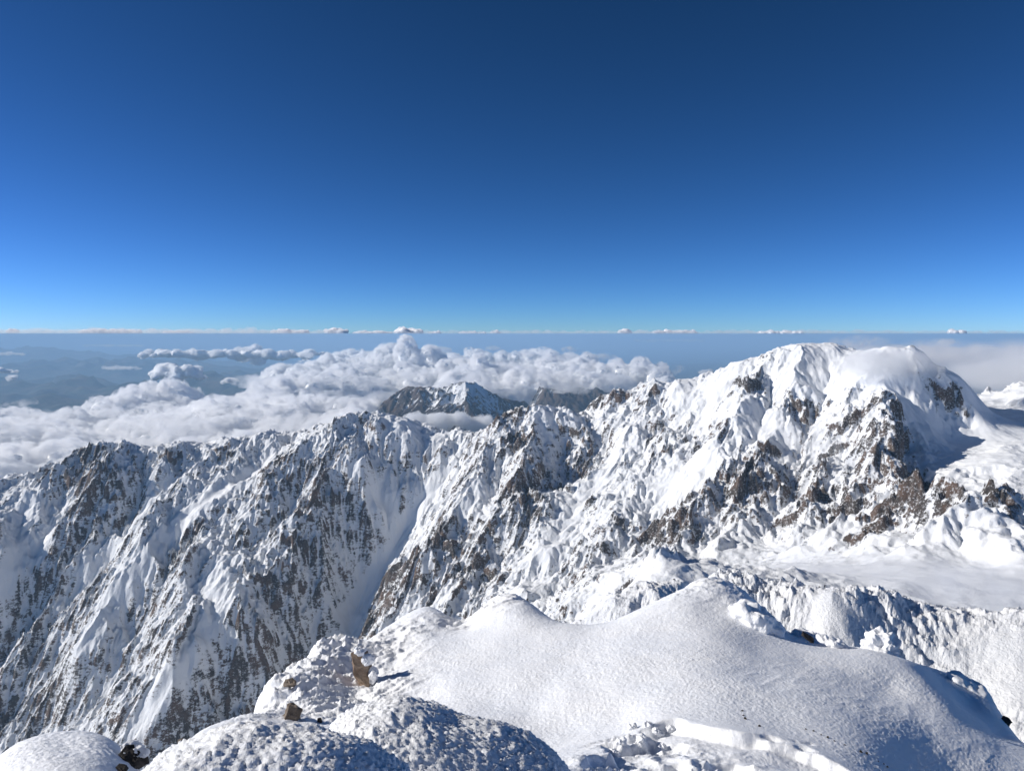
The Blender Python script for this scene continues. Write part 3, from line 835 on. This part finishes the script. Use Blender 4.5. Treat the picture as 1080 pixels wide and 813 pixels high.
EDGE1 = [(600,830,6.5),(625,797,7.6),(650,777,8.4),(685,758,9.2),(702,753,9.4),(735,763,9.1),(775,772,8.9),(830,779,8.8),(870,789,8.5),(910,804,8.1),(945,826,7.6),(980,852,7.2)]
EDGE2 = [(640,840,6.3),(665,803,7.3),(690,786,7.8),(730,780,8.0),(775,784,8.0),(815,794,7.8),(850,806,7.5),(900,822,7.2)]
def build_near():
    C = []
    def add(pts, drop=None):
        for q in pts:
            if 9.5 < q[2] < 31.9: q = (q[0], q[1], 9.5 + (q[2] - 9.5) * .52)
            C.append(at(*q))
            if drop:
                u, v, y = q
                for ky, kv in drop: C.append(at(u, v + kv, y * ky))
    D = ((1.12, 16), (1.35, 75), (2.0, 200))
    # the skyline of the summit snow, left to right
    add([(272,722,17.5),(280,708,18),(300,690,19.5),(330,672,20.5),(352,661,22),(372,668,22)], ((1.1, 30), (1.3, 110), (2., 260)))
    add([(385,674,23),(399,664,24),(427,647,26),(454,636,27),(466,640,26)], D)
    add([(490,662,23.2),(499,649,24.5),(506,638,25.5),(518,628,26),(538,622.5,26),(549,627,25.5),(562,634,24.2),(580,652,22.5),(608,658,21),(627,660,20.5),(645,655,20.8),(675,641,21.7),(705,627,22.7),(724,617,23.6),(740,607,24.5),(755,606,24.5),(770,610,24.4),(785,619,24),(798,632,23.3)], D)
    add([(815,652,22.8),(832,664,22.3),(850,670,21.8),(870,673,21.4),(890,678,20.8),(910,680,19.8),(930,684,19),(950,691,18.2),(969,698,18.6),(983,702,20.4)], D)
    add([(1010,711,20.8),(1038,725,19.8),(1052,735,19),(1062,759,17),(1080,776,15.6),(1110,800,13.4),(1160,840,12.4)], D)
    # dome edge and the hollow under the lip at the right
    add([(978,712,17),(1000,737,15.2),(1040,777,13),(1080,807,12)])
    add([(990,717,19.2),(1022,746,17.8),(1056,778,15.8)])
    # dome body
    add([(600,700,16.4),(560,680,19),(520,665,21.3),(640,690,16.6),(700,665,18.4),(750,640,20.8),(700,700,14.8),(750,690,15.5),(800,680,18),(800,710,14.2),(850,700,16.6),(850,725,13.2),(900,715,15.8),(900,745,12.2),(940,725,15.8),(950,760,12),(1000,780,11.9),(1050,805,11.6),(980,745,14.2),
         (750,730,11.6),(700,735,11.4),(650,725,12.8),(600,730,13.2),(550,720,14.8),(500,700,17.5),(520,740,13.7),(470,720,15.8),(450,700,18.2),(430,720,16.4),(560,760,12.1),(600,765,11.1),(650,755,11),(700,750,9.9),(760,758,9.3),(820,765,9.4),(870,778,9.2),(920,795,9.2),(960,815,9.4),(1010,830,9.8),(1080,840,10.4),
         (455,660,23),(430,675,21.5),(475,668,22.3),(445,730,15.6),(410,740,15.1)])
    # in front of the broken edge
    add([(640,800,7.6),(700,790,8),(780,800,7.6),(860,820,7.2),(700,830,6.6),(800,850,6.2),(900,860,6.4),(1000,900,6.2),(1100,920,6.4),(620,850,6),(600,815,7.2),(560,800,8.8),(520,785,9.8)])
    # left rimed face and apron
    add([(300,720,17),(330,700,18.5),(350,690,20),(370,690,20.5),(385,705,19),(380,725,17),(350,720,17),(330,740,15.4),(300,745,15),(360,750,14.4),(400,760,13.6),(280,735,15.6),(420,765,12.8),(400,690,21)])
    add([(262,748,13),(235,757,12.4),(212,768,11.8),(190,785,11),(165,812,9.8),(145,838,9)], ((1.1, 40), (1.3, 120), (2., 260)))
    add([(290,765,11.6),(250,785,10.6),(200,815,8.8),(330,770,11.2),(370,785,9.6),(300,800,9)])
    # left mound
    add([(-40,830,5.4),(0,797,5.8),(20,784,6.),(50,773,6.2),(75,772,6.3),(100,776,6.3),(122,784,6.2),(135,797,6),(150,818,5.7)], ((1.1, 30), (1.3, 110), (2., 300)))
    add([(30,800,5.3),(70,795,5.5),(100,805,5.2),(60,820,4.8),(0,850,4.6),(100,850,4.4)])
    # under and around the two rimed boulders, and the ground by the camera
    add([(250,880,4.6),(350,860,5),(450,850,5.2),(550,850,5.6),(150,900,4.4),(300,1000,3.4),(540,1000,3.4),(800,1000,3.8),(50,1000,3.2),(1000,1050,3.6),(1200,1000,5),(-150,950,4),(-150,1100,3)])
    add([(100,1400,1.9),(540,1400,1.9),(1000,1400,1.9),(-300,1400,1.9),(1400,1400,1.9)])
    # the flanks far down
    add([(-150,1000,9),(-150,1000,25),(0,980,12),(0,1000,30),(150,960,14),(250,930,30),(350,900,40),(300,860,20),(450,860,45),(600,800,55),(750,780,60),(900,820,50),(1000,860,40),(1150,900,30),(1250,900,18),(540,830,60),(200,900,60),(-100,1000,60)])
    T, L, X, Y, Z = fan(C, -1.15, 1.15, 1.5, 60., 1700, .0030, .002)
    def field(lst):
        a = np.zeros_like(Z)
        for (u, v, y, r, k) in lst:
            p = at(u, v, y); a = np.maximum(a, k * np.exp(-((X - p[0]) ** 2 + (Y - p[1]) ** 2) / r ** 2))
        return a
    rime = field([(300,700,14.2,1.2,1),(320,730,13,1.2,1),(350,700,14.4,1.2,1),(290,740,12.6,1.1,.9),(360,740,12.3,1.,.9),(390,690,15.4,1.,.8),(400,720,13.4,.8,.6),(415,675,16.4,1.,.5),(352,670,15.6,1.,1),(280,715,13.8,1.,1),(499,650,17.2,.8,.8),(515,635,18,1.,.6),(545,626,18,1.,.5),
                  (735,612,17.2,1.4,.4),(640,795,7.5,.5,.6),(670,770,8.6,.45,.8),(265,760,11.5,.7,.5),(785,628,17,.9,.5)])
    Z = Z + .07 * fbm(X / 3.6, Y / 3.6, 2, 4) + .012 * fbm(X / .9, Y / .9, 2, 5)
    # wind crust: fine grains, larger on the rimed left face
    d, s = line_dist(EDGE1, X, Y); d2, s2 = line_dist(EDGE2, X, Y)
    calm_edge = 1 - .85 * np.exp(-(np.minimum(d, d2) / .28) ** 2)
    gr = billow(X / .075, Y / .075, 2, 6, .6) - .45 + .6 * billow(X / .26, Y / .26, 2, 36, .5)
    var = np.clip(.85 + .6 * fbm(X / 2.6, Y / 1.5, 3, 16), .35, 1.4)
    Z = Z + .0105 * var * gr * calm_edge
    Z = Z + .009 * np.clip(fbm(X / 4., Y / 4., 2, 56) + .1, 0, 1) * (ridged((X * .8 + Y * .6) / .9, (Y * .8 - X * .6) / .34, 3, 57) - .8) * calm_edge
    a = -.55
    fx = X * math.cos(a) - Y * math.sin(a); fy = X * math.sin(a) + Y * math.cos(a)
    fr = ridged(fx / .62, fy / .24, 4, 12) - .8
    Z = Z + rime * (.10 * fr + .05 * fbm(X / .2, Y / .2, 3, 17) + .12 * fbm(X / .9, Y / .9, 2, 18))
    # the broken, trodden edge at lower right
    wob = .30 * fbm(X / .8, Y / .8, 3, 21) + .015 * fbm(X / .16, Y / .16, 2, 22) + .12 * fbm(X / .37, Y / .37, 2, 27)
    e = d * s + wob
    Z = Z - (.17 + .05 * fbm(X / .7, Y / .7, 2, 23)) * sstep(-.08, .24, e) * sstep(3.5, .8, d)
    e2 = d2 * s2 + .8 * wob
    Z = Z - (.11 + .05 * fbm(X / .5, Y / .5, 2, 24)) * sstep(-.05, .12, e2) * sstep(2.5, .5, d2)
    tread = field([(690,800,7.5,.5,1),(760,800,7.6,.6,1),(830,815,7.3,.5,.8),(680,768,8.6,.3,1),(720,772,8.5,.35,.6)])
    Z = Z + tread * (.06 * ridged(X / .34, Y / .3, 3, 25) + .02 * fbm(X / .1, Y / .1, 2, 26))
    pock = field([(680,765,8.75,.14,1),(688,768,8.6,.10,.8),(662,775,8.4,.10,.7),(755,802,7.5,.12,.6)])
    Z = Z - .12 * pock
    m = snow_material("summit_snow", 16., .02, 60., .006, False, 1.05)
    gx, gy = fan_slope(T, L, Y, Z)
    o = grid_mesh("summit_snowfield", X, Y, Z, m)
    tag(o, kind='structure')
    return T, L, X, Y, Z
build_middle()
NEAR = build_near()
print("near", time.time() - T0)

# ------------------------------------------------------------------ boulders, stones, people, mist
_A3 = _rng.normal(size=(256, 3)); _A3 /= np.linalg.norm(_A3, axis=1)[:, None]; _A3 = _A3.astype(f32)
def perlin3(p):
    p = np.asarray(p, f32); i = np.floor(p).astype(np.int32); f = p - i
    u = f * f * f * (f * (f * 6 - 15) + 10)
    r = 0
    for a in (0, 1):
        for b in (0, 1):
            for c in (0, 1):
                h = _P[_P[_P[(i[:, 0] + a) & 255] + ((i[:, 1] + b) & 255)] + ((i[:, 2] + c) & 255)]
                g = _A3[h]
                d = g[:, 0] * (f[:, 0] - a) + g[:, 1] * (f[:, 1] - b) + g[:, 2] * (f[:, 2] - c)
                w_ = (u[:, 0] if a else 1 - u[:, 0]) * (u[:, 1] if b else 1 - u[:, 1]) * (u[:, 2] if c else 1 - u[:, 2])
                r = r + w_ * d
    return r * 1.5
def fbm3(p, n, gain=.5):
    return sum(gain ** k * perlin3(p * 2 ** k + 7.3 * k) for k in range(n))

T_, L_, X_, Y_, Z_ = NEAR
W_ = (EYE - Z_) / Y_
def ground(u, v):
    """the point of the summit snow that is sighted on this bearing"""
    q = at(u, v, 10.); t = q[0] / 10.; k = (EYE - q[2]) / 10.
    c = int(round((t - T_[0, 0]) / (T_[0, 1] - T_[0, 0]))); c = min(max(c, 0), T_.shape[1] - 1)
    col = W_[:, c]
    j = np.nonzero(col <= k)[0]
    j = [x for x in j if Y_[x, c] > 3.2]
    if len(j) == 0: return at(u, v, 12.)
    Y = float(Y_[j[0], c])
    return at(u, v, Y)

M_RIME = snow_material("rime_frost", 14., .02, 70., .006)
def rock_mat(name, a, b, s=8.):
    m = NT(name); p = m.pos()
    n = m.noise(p, s, 6, .65); n2 = m.noise(p, s * 5, 4, .6)
    c = m.mix(m.ss(n, .35, .65), a, b); c = m.mix(m.ss(n2, .6, .8), c, m.mix(.5, c, (.5, .47, .43, 1)))
    m.principled(c, .85, m.bump(n2, .02 * 8 / s, .8, m.bump(n, .06 * 8 / s, .8)), .25)
    return m.m
R_BROWN = rock_mat("warm_brown_rock", (.24, .165, .115, 1), (.38, .29, .215, 1))
R_GREY = rock_mat("grey_brown_rock", (.12, .095, .075, 1), (.26, .21, .165, 1))
R_DARK = rock_mat("dark_rock", (.02, .018, .017, 1), (.06, .052, .046, 1))

ICO7 = _ico(7); ICO5 = _ico(5)
def rotm(rx, ry, rz):
    from mathutils import Euler
    return np.array(Euler((rx, ry, rz)).to_matrix())
def rimed_lump(name, c, r, rot, seed, lump=.16, grain=.021, gs=.031, ico=None, mat=None, parent=None, flat=0.):
    V, F = ico or ICO7
    n = V.copy()
    R = rotm(*rot)
    P_ = (V * np.array(r)) @ R.T
    d = lump * max(r) * fbm3(P_ / (.75 * max(r)) + seed, 3)
    gr = np.abs(perlin3(P_ / gs + seed)) + .5 * np.abs(perlin3(P_ / (gs * .45) + seed)) - .45
    big = np.abs(perlin3(P_ / (gs * 3.1) + seed * 2)) - .3
    nn = (V / np.array(r)) @ R.T; nn /= np.linalg.norm(nn, axis=1)[:, None]
    P_ = P_ + nn * (d + grain * 1.6 * gr + grain * 1.1 * big)[:, None]
    o = poly_mesh(name, P_, F, mat or M_RIME, parent)
    if parent is None: o.location = c
    else: o.location = c
    return o
q = at(282, 764, 4.3)
o = rimed_lump("frosted_boulder", (q[0], 4.5, q[2] - .745), (1.0, .70, .52), (0, .14, .1), 3.1, .07)
tag(o, "rounded frost-coated boulder at the bottom edge, left of the sloping frosted one", "boulder", "frosted boulders at the bottom edge")
q = at(468, 742, 5.7)
o = rimed_lump("frosted_boulder", (q[0] + .16, 5.8, q[2] - .74), (1.2, .66, .50), (0, .40, -.1), 9.7, .06)
tag(o, "frosted boulder sloping down to the right in front of the smooth snow dome", "boulder", "frosted boulders at the bottom edge")

def rock(name, label, u, v, wpx, hpx, mat, seed, depth=1., sink=.3, tilt=0., cat="rock", group=None, bevel=.035, lift=-.2, push=.3):
    p = ground(u, v + hpx * .5); Y = p[1]; px = Y / FPX
    rnd = random.Random(seed)
    bm = bmesh.new()
    for i in range(22):
        a = [rnd.uniform(-1, 1) for _ in range(3)]
        k = rnd.choice((0, 1, 2)); a[k] = 1 if a[k] > 0 else -1
        bm.verts.new((a[0] * wpx * px * .5, a[1] * wpx * px * .5 * depth, a[2] * hpx * px * .5))
    bmesh.ops.convex_hull(bm, input=bm.verts)
    bmesh.ops.delete(bm, geom=[x for x in bm.verts if not x.link_faces], context='VERTS')
    bmesh.ops.bevel(bm, geom=list(bm.edges), offset=min(wpx, hpx) * px * bevel * .5, segments=2, affect='EDGES', profile=.6)
    bmesh.ops.triangulate(bm, faces=bm.faces)
    bmesh.ops.subdivide_edges(bm, edges=bm.edges, cuts=2, use_grid_fill=True)
    P_ = np.array([x.co[:] for x in bm.verts]); s_ = min(wpx, hpx) * px
    off = np.stack([fbm3(P_ / (s_ * .5) + seed + k, 3) for k in range(3)], -1) * s_ * .13
    for x, d in zip(bm.verts, off): x.co += Vector(d)
    me = bpy.data.meshes.new(name); bm.to_mesh(me); bm.free()
    me.materials.append(mat)
    o = bpy.data.objects.new(name, me); COL.objects.link(o)
    o.location = (p[0], p[1] + wpx * px * .5 * depth * push, p[2] + hpx * px * (.5 + lift)); o.rotation_euler = (0, tilt, rnd.uniform(-.4, .4))
    tag(o, label, cat, group)
    return o, px
from mathutils import Vector
slab, slab_px = rock("rock", "tall reddish-brown bare slab showing through the snow at the dome's left edge", 381, 702, 15, 42, R_BROWN, 4, 1.5, tilt=-.25, lift=-.18, push=1.0)
for dx, dz, w_, h_ in ((9, 10, 13, 11), (10, -8, 12, 14), (2, 21, 12, 6), (-2, -20, 14, 8)):
    rimed_lump("snow_crust", (dx * slab_px, -2 * slab_px, dz * slab_px), (w_ * slab_px * .5, 8 * slab_px, h_ * slab_px * .6), (0, .2, 0), 55. + dz, .3, .012, .06, ICO5, M_RIME, slab)
rock("rock", "grey-brown rock bare in the white frosted face, lower of two left of the slab", 307, 748, 17, 22, R_GREY, 8, .9, tilt=.3, lift=-.38, push=.8)
rock("rock", "small dark rock bare in the frosted face, upper of two left of the slab", 306, 720, 13, 8, R_GREY, 9, .9, tilt=.2)
rock("rock", "thin upright brown rock flake at the far left lip of the snow apron", 192, 782, 6, 16, R_GREY, 12, .8, tilt=-.4, lift=-.3, push=.8)
wet, wet_px = rock("rock", "black wet rock breaking out of the small snow mound in the bottom left corner", 137, 797, 30, 13, R_DARK, 15, 1., tilt=.55, lift=-.4, push=.6)
rimed_lump("snow_crust", (-6 * wet_px, 3 * wet_px, 3.4 * wet_px), (15 * wet_px, 12 * wet_px, 2.6 * wet_px), (0, -.15, 0), 66., .25, .012, .06, ICO5, M_RIME, wet)
rock("rock", "little black rock just under the wet one in the bottom left corner", 127, 810, 13, 6, R_DARK, 17, .8, tilt=.2)
rock("rock", "dark wedge set in for the crack at the left end of the sloping frosted boulder", 384, 764, 7, 26, R_DARK, 19, .8, tilt=.42)  # dark rock wedge stands in for the dark line of a crack
rock("rock", "tiny dark stone in the white frost just above the wide frosted boulder", 337, 759, 5, 6, R_DARK, 21)
rock("rock", "tiny brown stone in the frost between the slab and the frosted boulders", 366, 753, 4, 4, R_GREY, 23)
rock("rock", "small dark stone in the snow apron left of the wide frosted boulder", 182, 794, 7, 6, R_DARK, 25)

def capped(name, label, u, v, wpx, hpx, seed, tilt, rk):
    """a cushion of snow over a rock whose dark edge shows on the far right side"""
    p = ground(u, v + hpx * .35); px = p[1] / FPX
    o = rimed_lump(name, (p[0], p[1] + wpx * px * .25, p[2] + hpx * px * .05), (wpx * px * .62, wpx * px * .7, hpx * px * .40), (0, tilt, .3), seed, .24, .010, .07, ICO6, M_RIME)
    tag(o, label, "rock")
    q, _ = rock("rock_edge", None, rk[0], rk[1], rk[2], rk[3], R_DARK, seed, .8, tilt=tilt + .25, push=.1, lift=-.3)
    m = q.matrix_basis.copy(); q.location = q.location - o.location; q.parent = o
    if 'category' in q: del q['category']
    return o
ICO6 = _ico(6)
capped("snow_capped_rock", "dark-edged rock block under thick snow on the right shoulder of the snow dome", 800, 646, 46, 40, 31, .55, (816, 657, 18, 7))
capped("snow_capped_rock", "low dark rock under a thin snow cap, left of two on the dome's right skyline", 857, 671, 28, 12, 33, .22, (852, 671, 14, 4))
capped("snow_capped_rock", "dark-edged snowy rock casting a blue shadow to the right on the dome's skyline", 880, 675, 26, 20, 35, .35, (884, 677, 13, 6))
q = ground(948, 694)
o = rimed_lump("rimed_boulder", (q[0], q[1] + .7, q[2] - .12), (.34, .36, .34), (0, .1, 0), 41., .5, .02, .09, ICO6)
tag(o, "white frosted boulder standing just behind the dome's right skyline", "boulder")
q = ground(1034, 733)
o = rimed_lump("wind_lip", (q[0] + .0, q[1] + .25, q[2] - .02), (.60, .30, .17), (.0, .62, -.15), 47., .14, .012, .08, ICO5)
tag(o, "long snow lip over a dark blue hollow at the right edge of the dome", "snow lip")
rock("rock", "black rock point under the right end of the snow lip", 1061, 757, 10, 10, R_DARK, 49, .8, tilt=.6, lift=-.5)
# small crumbs in the dark rock colour along the broken edge
rnd = random.Random(3)
crumb = None
for k, (u, v) in enumerate([(783, 749), (784, 754), (801, 765), (858, 770), (866, 774), (873, 777), (880, 781), (891, 785), (908, 792), (914, 794), (926, 802), (932, 805), (936, 808), (786, 757), (850, 768)]):
    if crumb is None:
        crumb, _ = rock("crumb", "dark crumb lying along the upper side of the broken snow edge", u, v, 2.2, 1.7, R_DARK, 60, cat="ice crumb", group="crumbs along the broken snow edge")
        o = crumb
    else:
        o = crumb.copy(); COL.objects.link(o)
        p = ground(u, v + 1); o.location = (p[0], p[1], p[2] + .006); o.rotation_euler = (rnd.uniform(0, 3), rnd.uniform(0, 3), rnd.uniform(0, 3))
        o.scale = [rnd.uniform(.6, 1.3)] * 3
# lumps of broken snow by the trodden step
for k, (u, v, w_) in enumerate([(668, 766, 13), (683, 762, 10), (693, 771, 12), (655, 780, 12), (706, 766, 9), (676, 777, 10), (648, 794, 14), (700, 785, 8)]):
    p = ground(u, v + 3); px = p[1] / FPX
    o = rimed_lump("snow_lump", (p[0], p[1], p[2] + w_ * px * .1), (w_ * px * .55, w_ * px * .5, w_ * px * .36), (.1 * k, .2, k), 70. + k, .35, .006, .05, ICO5)
    tag(o, "broken lump of snow lying at the left end of the trodden step", "snow lump", "snow lumps by the trodden step")

# the walker on the col
def person(c, yaw):
    J = {'pelvis': (0, 0, .95), 'chest': (0, .02, 1.28), 'neck': (0, .0, 1.48), 'head': (0, -.02, 1.60), 'top': (0, -.02, 1.73),
         'hl': (-.10, 0, .90), 'kl': (-.12, -.12, .50), 'al': (-.12, .02, .09), 'tl': (-.12, -.14, .05), 'hr': (.10, 0, .90), 'kr': (.12, .02, .49), 'ar': (.12, .20, .09), 'tr': (.12, .06, .05),
         'sl': (-.19, .02, 1.41), 'el': (-.28, .02, 1.13), 'wl': (-.27, -.18, .98), 'fl': (-.26, -.26, .97), 'sr': (.19, .02, 1.41), 'er': (.28, .06, 1.13), 'wr': (.27, -.12, .96), 'fr': (.26, -.20, .95)}
    Rd = {'pelvis': .15, 'chest': .17, 'neck': .07, 'head': .10, 'top': .07, 'hl': .10, 'hr': .10, 'kl': .075, 'kr': .075, 'al': .055, 'ar': .055, 'tl': .045, 'tr': .045,
          'sl': .075, 'sr': .075, 'el': .055, 'er': .055, 'wl': .04, 'wr': .04, 'fl': .035, 'fr': .035}
    E = [('pelvis', 'chest'), ('chest', 'neck'), ('neck', 'head'), ('head', 'top'), ('pelvis', 'hl'), ('hl', 'kl'), ('kl', 'al'), ('al', 'tl'), ('pelvis', 'hr'), ('hr', 'kr'), ('kr', 'ar'), ('ar', 'tr'),
         ('chest', 'sl'), ('sl', 'el'), ('el', 'wl'), ('wl', 'fl'), ('chest', 'sr'), ('sr', 'er'), ('er', 'wr'), ('wr', 'fr')]
    names = list(J); ix = {n: i for i, n in enumerate(names)}
    me = bpy.data.meshes.new("body"); me.from_pydata([J[n] for n in names], [(ix[a], ix[b]) for a, b in E], [])
    o = bpy.data.objects.new("person", me); COL.objects.link(o)
    sk = o.modifiers.new('skin', 'SKIN'); o.modifiers.new('sub', 'SUBSURF').levels = 2
    o.modifiers['sub'].render_levels = 2
    for i, n in enumerate(names):
        me.skin_vertices[0].data[i].radius = (Rd[n], Rd[n]); me.skin_vertices[0].data[i].use_root = (n == 'pelvis')
    dg = bpy.context.evaluated_depsgraph_get()
    m2 = bpy.data.meshes.new_from_object(o.evaluated_get(dg)); o.modifiers.clear(); o.data = m2
    m = NT("dark_clothing"); m.principled((.012, .013, .018, 1), .8); m2.materials.clear(); m2.materials.append(m.m)
    bm = bmesh.new(); bmesh.ops.create_cube(bm, size=1)
    for v in bm.verts: v.co = (v.co.x * .30, v.co.y * .18 + .22, v.co.z * .50 + 1.26)
    bmesh.ops.bevel(bm, geom=list(bm.edges), offset=.05, segments=3, affect='EDGES')
    me = bpy.data.meshes.new("backpack"); bm.to_mesh(me); bm.free(); me.materials.append(m.m)
    b = bpy.data.objects.new("backpack", me); COL.objects.link(b); b.parent = o
    o.location = c; o.rotation_euler = (0, 0, yaw)
    tag(o, "person in dark clothing standing alone on the snowy col in the distance", "person")
dg = bpy.context.evaluated_depsgraph_get()
def land(u, v, far=3000.):
    d = Vector(at(u, v, 100.)) - Vector((0, 0, EYE)); d.normalize()
    start = Vector((0, 0, EYE)) + d * 60
    me = bpy.data.objects["snow_ridge"]
    hit, loc, nor, _ = me.ray_cast(start, d)
    return loc if hit else None
p = None
for dv in np.arange(-6, 24, .4):
    p = land(869.7, 619.8 + dv)
    if p is not None: break
print("person at", p)
person((p[0], p[1], p[2] - .03), math.radians(200))
for (u, v, w_, lab) in [(864, 619.4, 1.5, "tiny dark stone on the col left of the distant person"), (711, 617, 1.6, "tiny dark stone alone on the white ridge crest behind the snow dome")]:
    for dv in np.arange(-6, 24, .4):
        p = land(u, v + dv)
        if p is not None: break
    if p is None: p = at(u, v, 230.)
    px = p[1] / FPX
    o = rimed_lump("stone", (p[0], p[1], p[2] + .2 * w_ * px), (w_ * px * .55, w_ * px * .5, w_ * px * .42), (.2, .1, 0), 90. + u, .4, .01, .2, _ico(3), R_DARK)
    tag(o, lab, "stone")

# drifting mist: soft bodies of vapour, thinning to nothing at their rims
def mist(name, label, c, r, dens, seed, rot=0., ns=2.2, lo=.40, hi=.72, rough=.55):
    V, F = _ico(4)
    P_ = V * np.array(r) * (1 + .10 * fbm3(V * 1.5 + seed, 2))[:, None]
    m = NT("mist_vapour")
    tc = m.t.nodes.new('ShaderNodeTexCoord').outputs['Object']
    mp = m.t.nodes.new('ShaderNodeMapping'); mp.inputs['Scale'].default_value = [1 / x for x in r]
    m.t.links.new(tc, mp.inputs['Vector'])
    ln = m.t.nodes.new('ShaderNodeVectorMath'); ln.operation = 'LENGTH'; m.t.links.new(mp.outputs[0], ln.inputs[0])
    fall = m.ss(ln.outputs['Value'], .95, .15)
    mp2 = m.t.nodes.new('ShaderNodeMapping'); mp2.inputs['Location'].default_value = (seed, seed * .7, 0); mp2.inputs['Scale'].default_value = [ns / min(r[0], r[1], r[2] * 2.)] * 3
    m.t.links.new(tc, mp2.inputs['Vector'])
    n = m.ss(m.noise(mp2.outputs[0], 1., 4, rough), lo, hi)
    v = m.t.nodes.new('ShaderNodeVolumePrincipled')
    v.inputs['Color'].default_value = (.97, .975, .985, 1); v.inputs['Anisotropy'].default_value = .2
    m.t.links.new(m.math('MULTIPLY', m.math('MULTIPLY', fall, n), dens), v.inputs['Density'])
    m.t.links.new(v.outputs[0], m.out.inputs['Volume'])
    o = poly_mesh(name, P_, F, m.m)
    o.location = c; o.rotation_euler = (0, 0, rot)
    tag(o, label, "mist", None)
    return o
mist("mist", "white mist cap blowing over the second summit and hiding its upper rocks", at(935, 384, 2010), (180, 110, 58), .06, 1.3, lo=.35, hi=.62)
mist("mist", "thin mist trailing off the second summit to the right", at(995, 372, 2150), (180, 150, 50), .03, 4.1, lo=.38, hi=.64)
mist("mist", "pale mist lying in the snow basin at the right edge under the frosted buttress", at(1050, 630, 830), (240, 170, 36), .019, 2.2, lo=.32, hi=.66)
mist("mist", "thin mist along the snow valley above the white frosted ridge", at(900, 604, 1050), (220, 150, 36), .018, 7.7, lo=.3)
mist("mist", "faint veil of mist in front of the cliffs below the big summit", at(860, 465, 1760), (110, 70, 55), .018, 5.5)
mist("mist", "grey-white mist bank covering the far snow saddle at the right edge", at(1075, 388, 2800), (360, 260, 130), .026, 8.8, lo=.25)
mist("mist", "wisp of mist on the shoulder between the two summits", at(905, 362, 2330), (130, 90, 34), .030, 6.1)
print("things", time.time() - T0)

# ------------------------------------------------------------------ daylight
SUN_EL, SUN_AZ = math.radians(27), math.radians(-88)    # azimuth from north (+Y), clockwise
sd = (math.sin(SUN_AZ) * math.cos(SUN_EL), math.cos(SUN_AZ) * math.cos(SUN_EL), math.sin(SUN_EL))
from mathutils import Vector
sl = bpy.data.lights.new("sun", 'SUN'); sl.energy = 4.2; sl.angle = math.radians(.5); sl.color = (1, .955, .89)
so = bpy.data.objects.new("sun", sl); COL.objects.link(so)
so.location = (0, 0, EYE + 50)
so.rotation_euler = Vector(sd).to_track_quat('Z', 'Y').to_euler()
w = bpy.data.worlds.new("World"); sc.world = w; w.use_nodes = True
wt = w.node_tree
bg = wt.nodes['Background']
sky = wt.nodes.new('ShaderNodeTexSky'); sky.sky_type = 'NISHITA'; sky.sun_disc = False
sky.sun_elevation = SUN_EL; sky.sun_rotation = SUN_AZ
sky.altitude = 5000; sky.air_density = 1.0; sky.dust_density = 3.0; sky.ozone_density = 4.0
tn = wt.nodes.new('ShaderNodeMix'); tn.data_type = 'RGBA'; tn.blend_type = 'MULTIPLY'; tn.inputs[0].default_value = 1; tn.inputs[7].default_value = (.205, .345, .305, 1)
sep = wt.nodes.new('ShaderNodeSeparateColor'); com = wt.nodes.new('ShaderNodeCombineColor')
wt.links.new(sky.outputs[0], sep.inputs[0])
for i_, g_ in enumerate((1.6, 1.42, 1.6)):
    pw = wt.nodes.new('ShaderNodeMath'); pw.operation = 'POWER'; pw.inputs[1].default_value = g_
    wt.links.new(sep.outputs[i_], pw.inputs[0]); wt.links.new(pw.outputs[0], com.inputs[i_])
wt.links.new(com.outputs[0], tn.inputs[6]); wt.links.new(tn.outputs[2], bg.inputs[0])
bg.inputs[1].default_value = .094
vs = sc.view_settings
vs.view_transform = 'Standard'; vs.look = 'None'; vs.gamma = 1; vs.exposure = .29; vs.use_curve_mapping = False
cy = sc.cycles
cy.max_bounces = 10; cy.diffuse_bounces = 5; cy.glossy_bounces = 2; cy.transparent_max_bounces = 16
cy.volume_bounces = 8
cy.use_denoising = True
cy.caustics_reflective = cy.caustics_refractive = False
print("script", time.time() - T0)
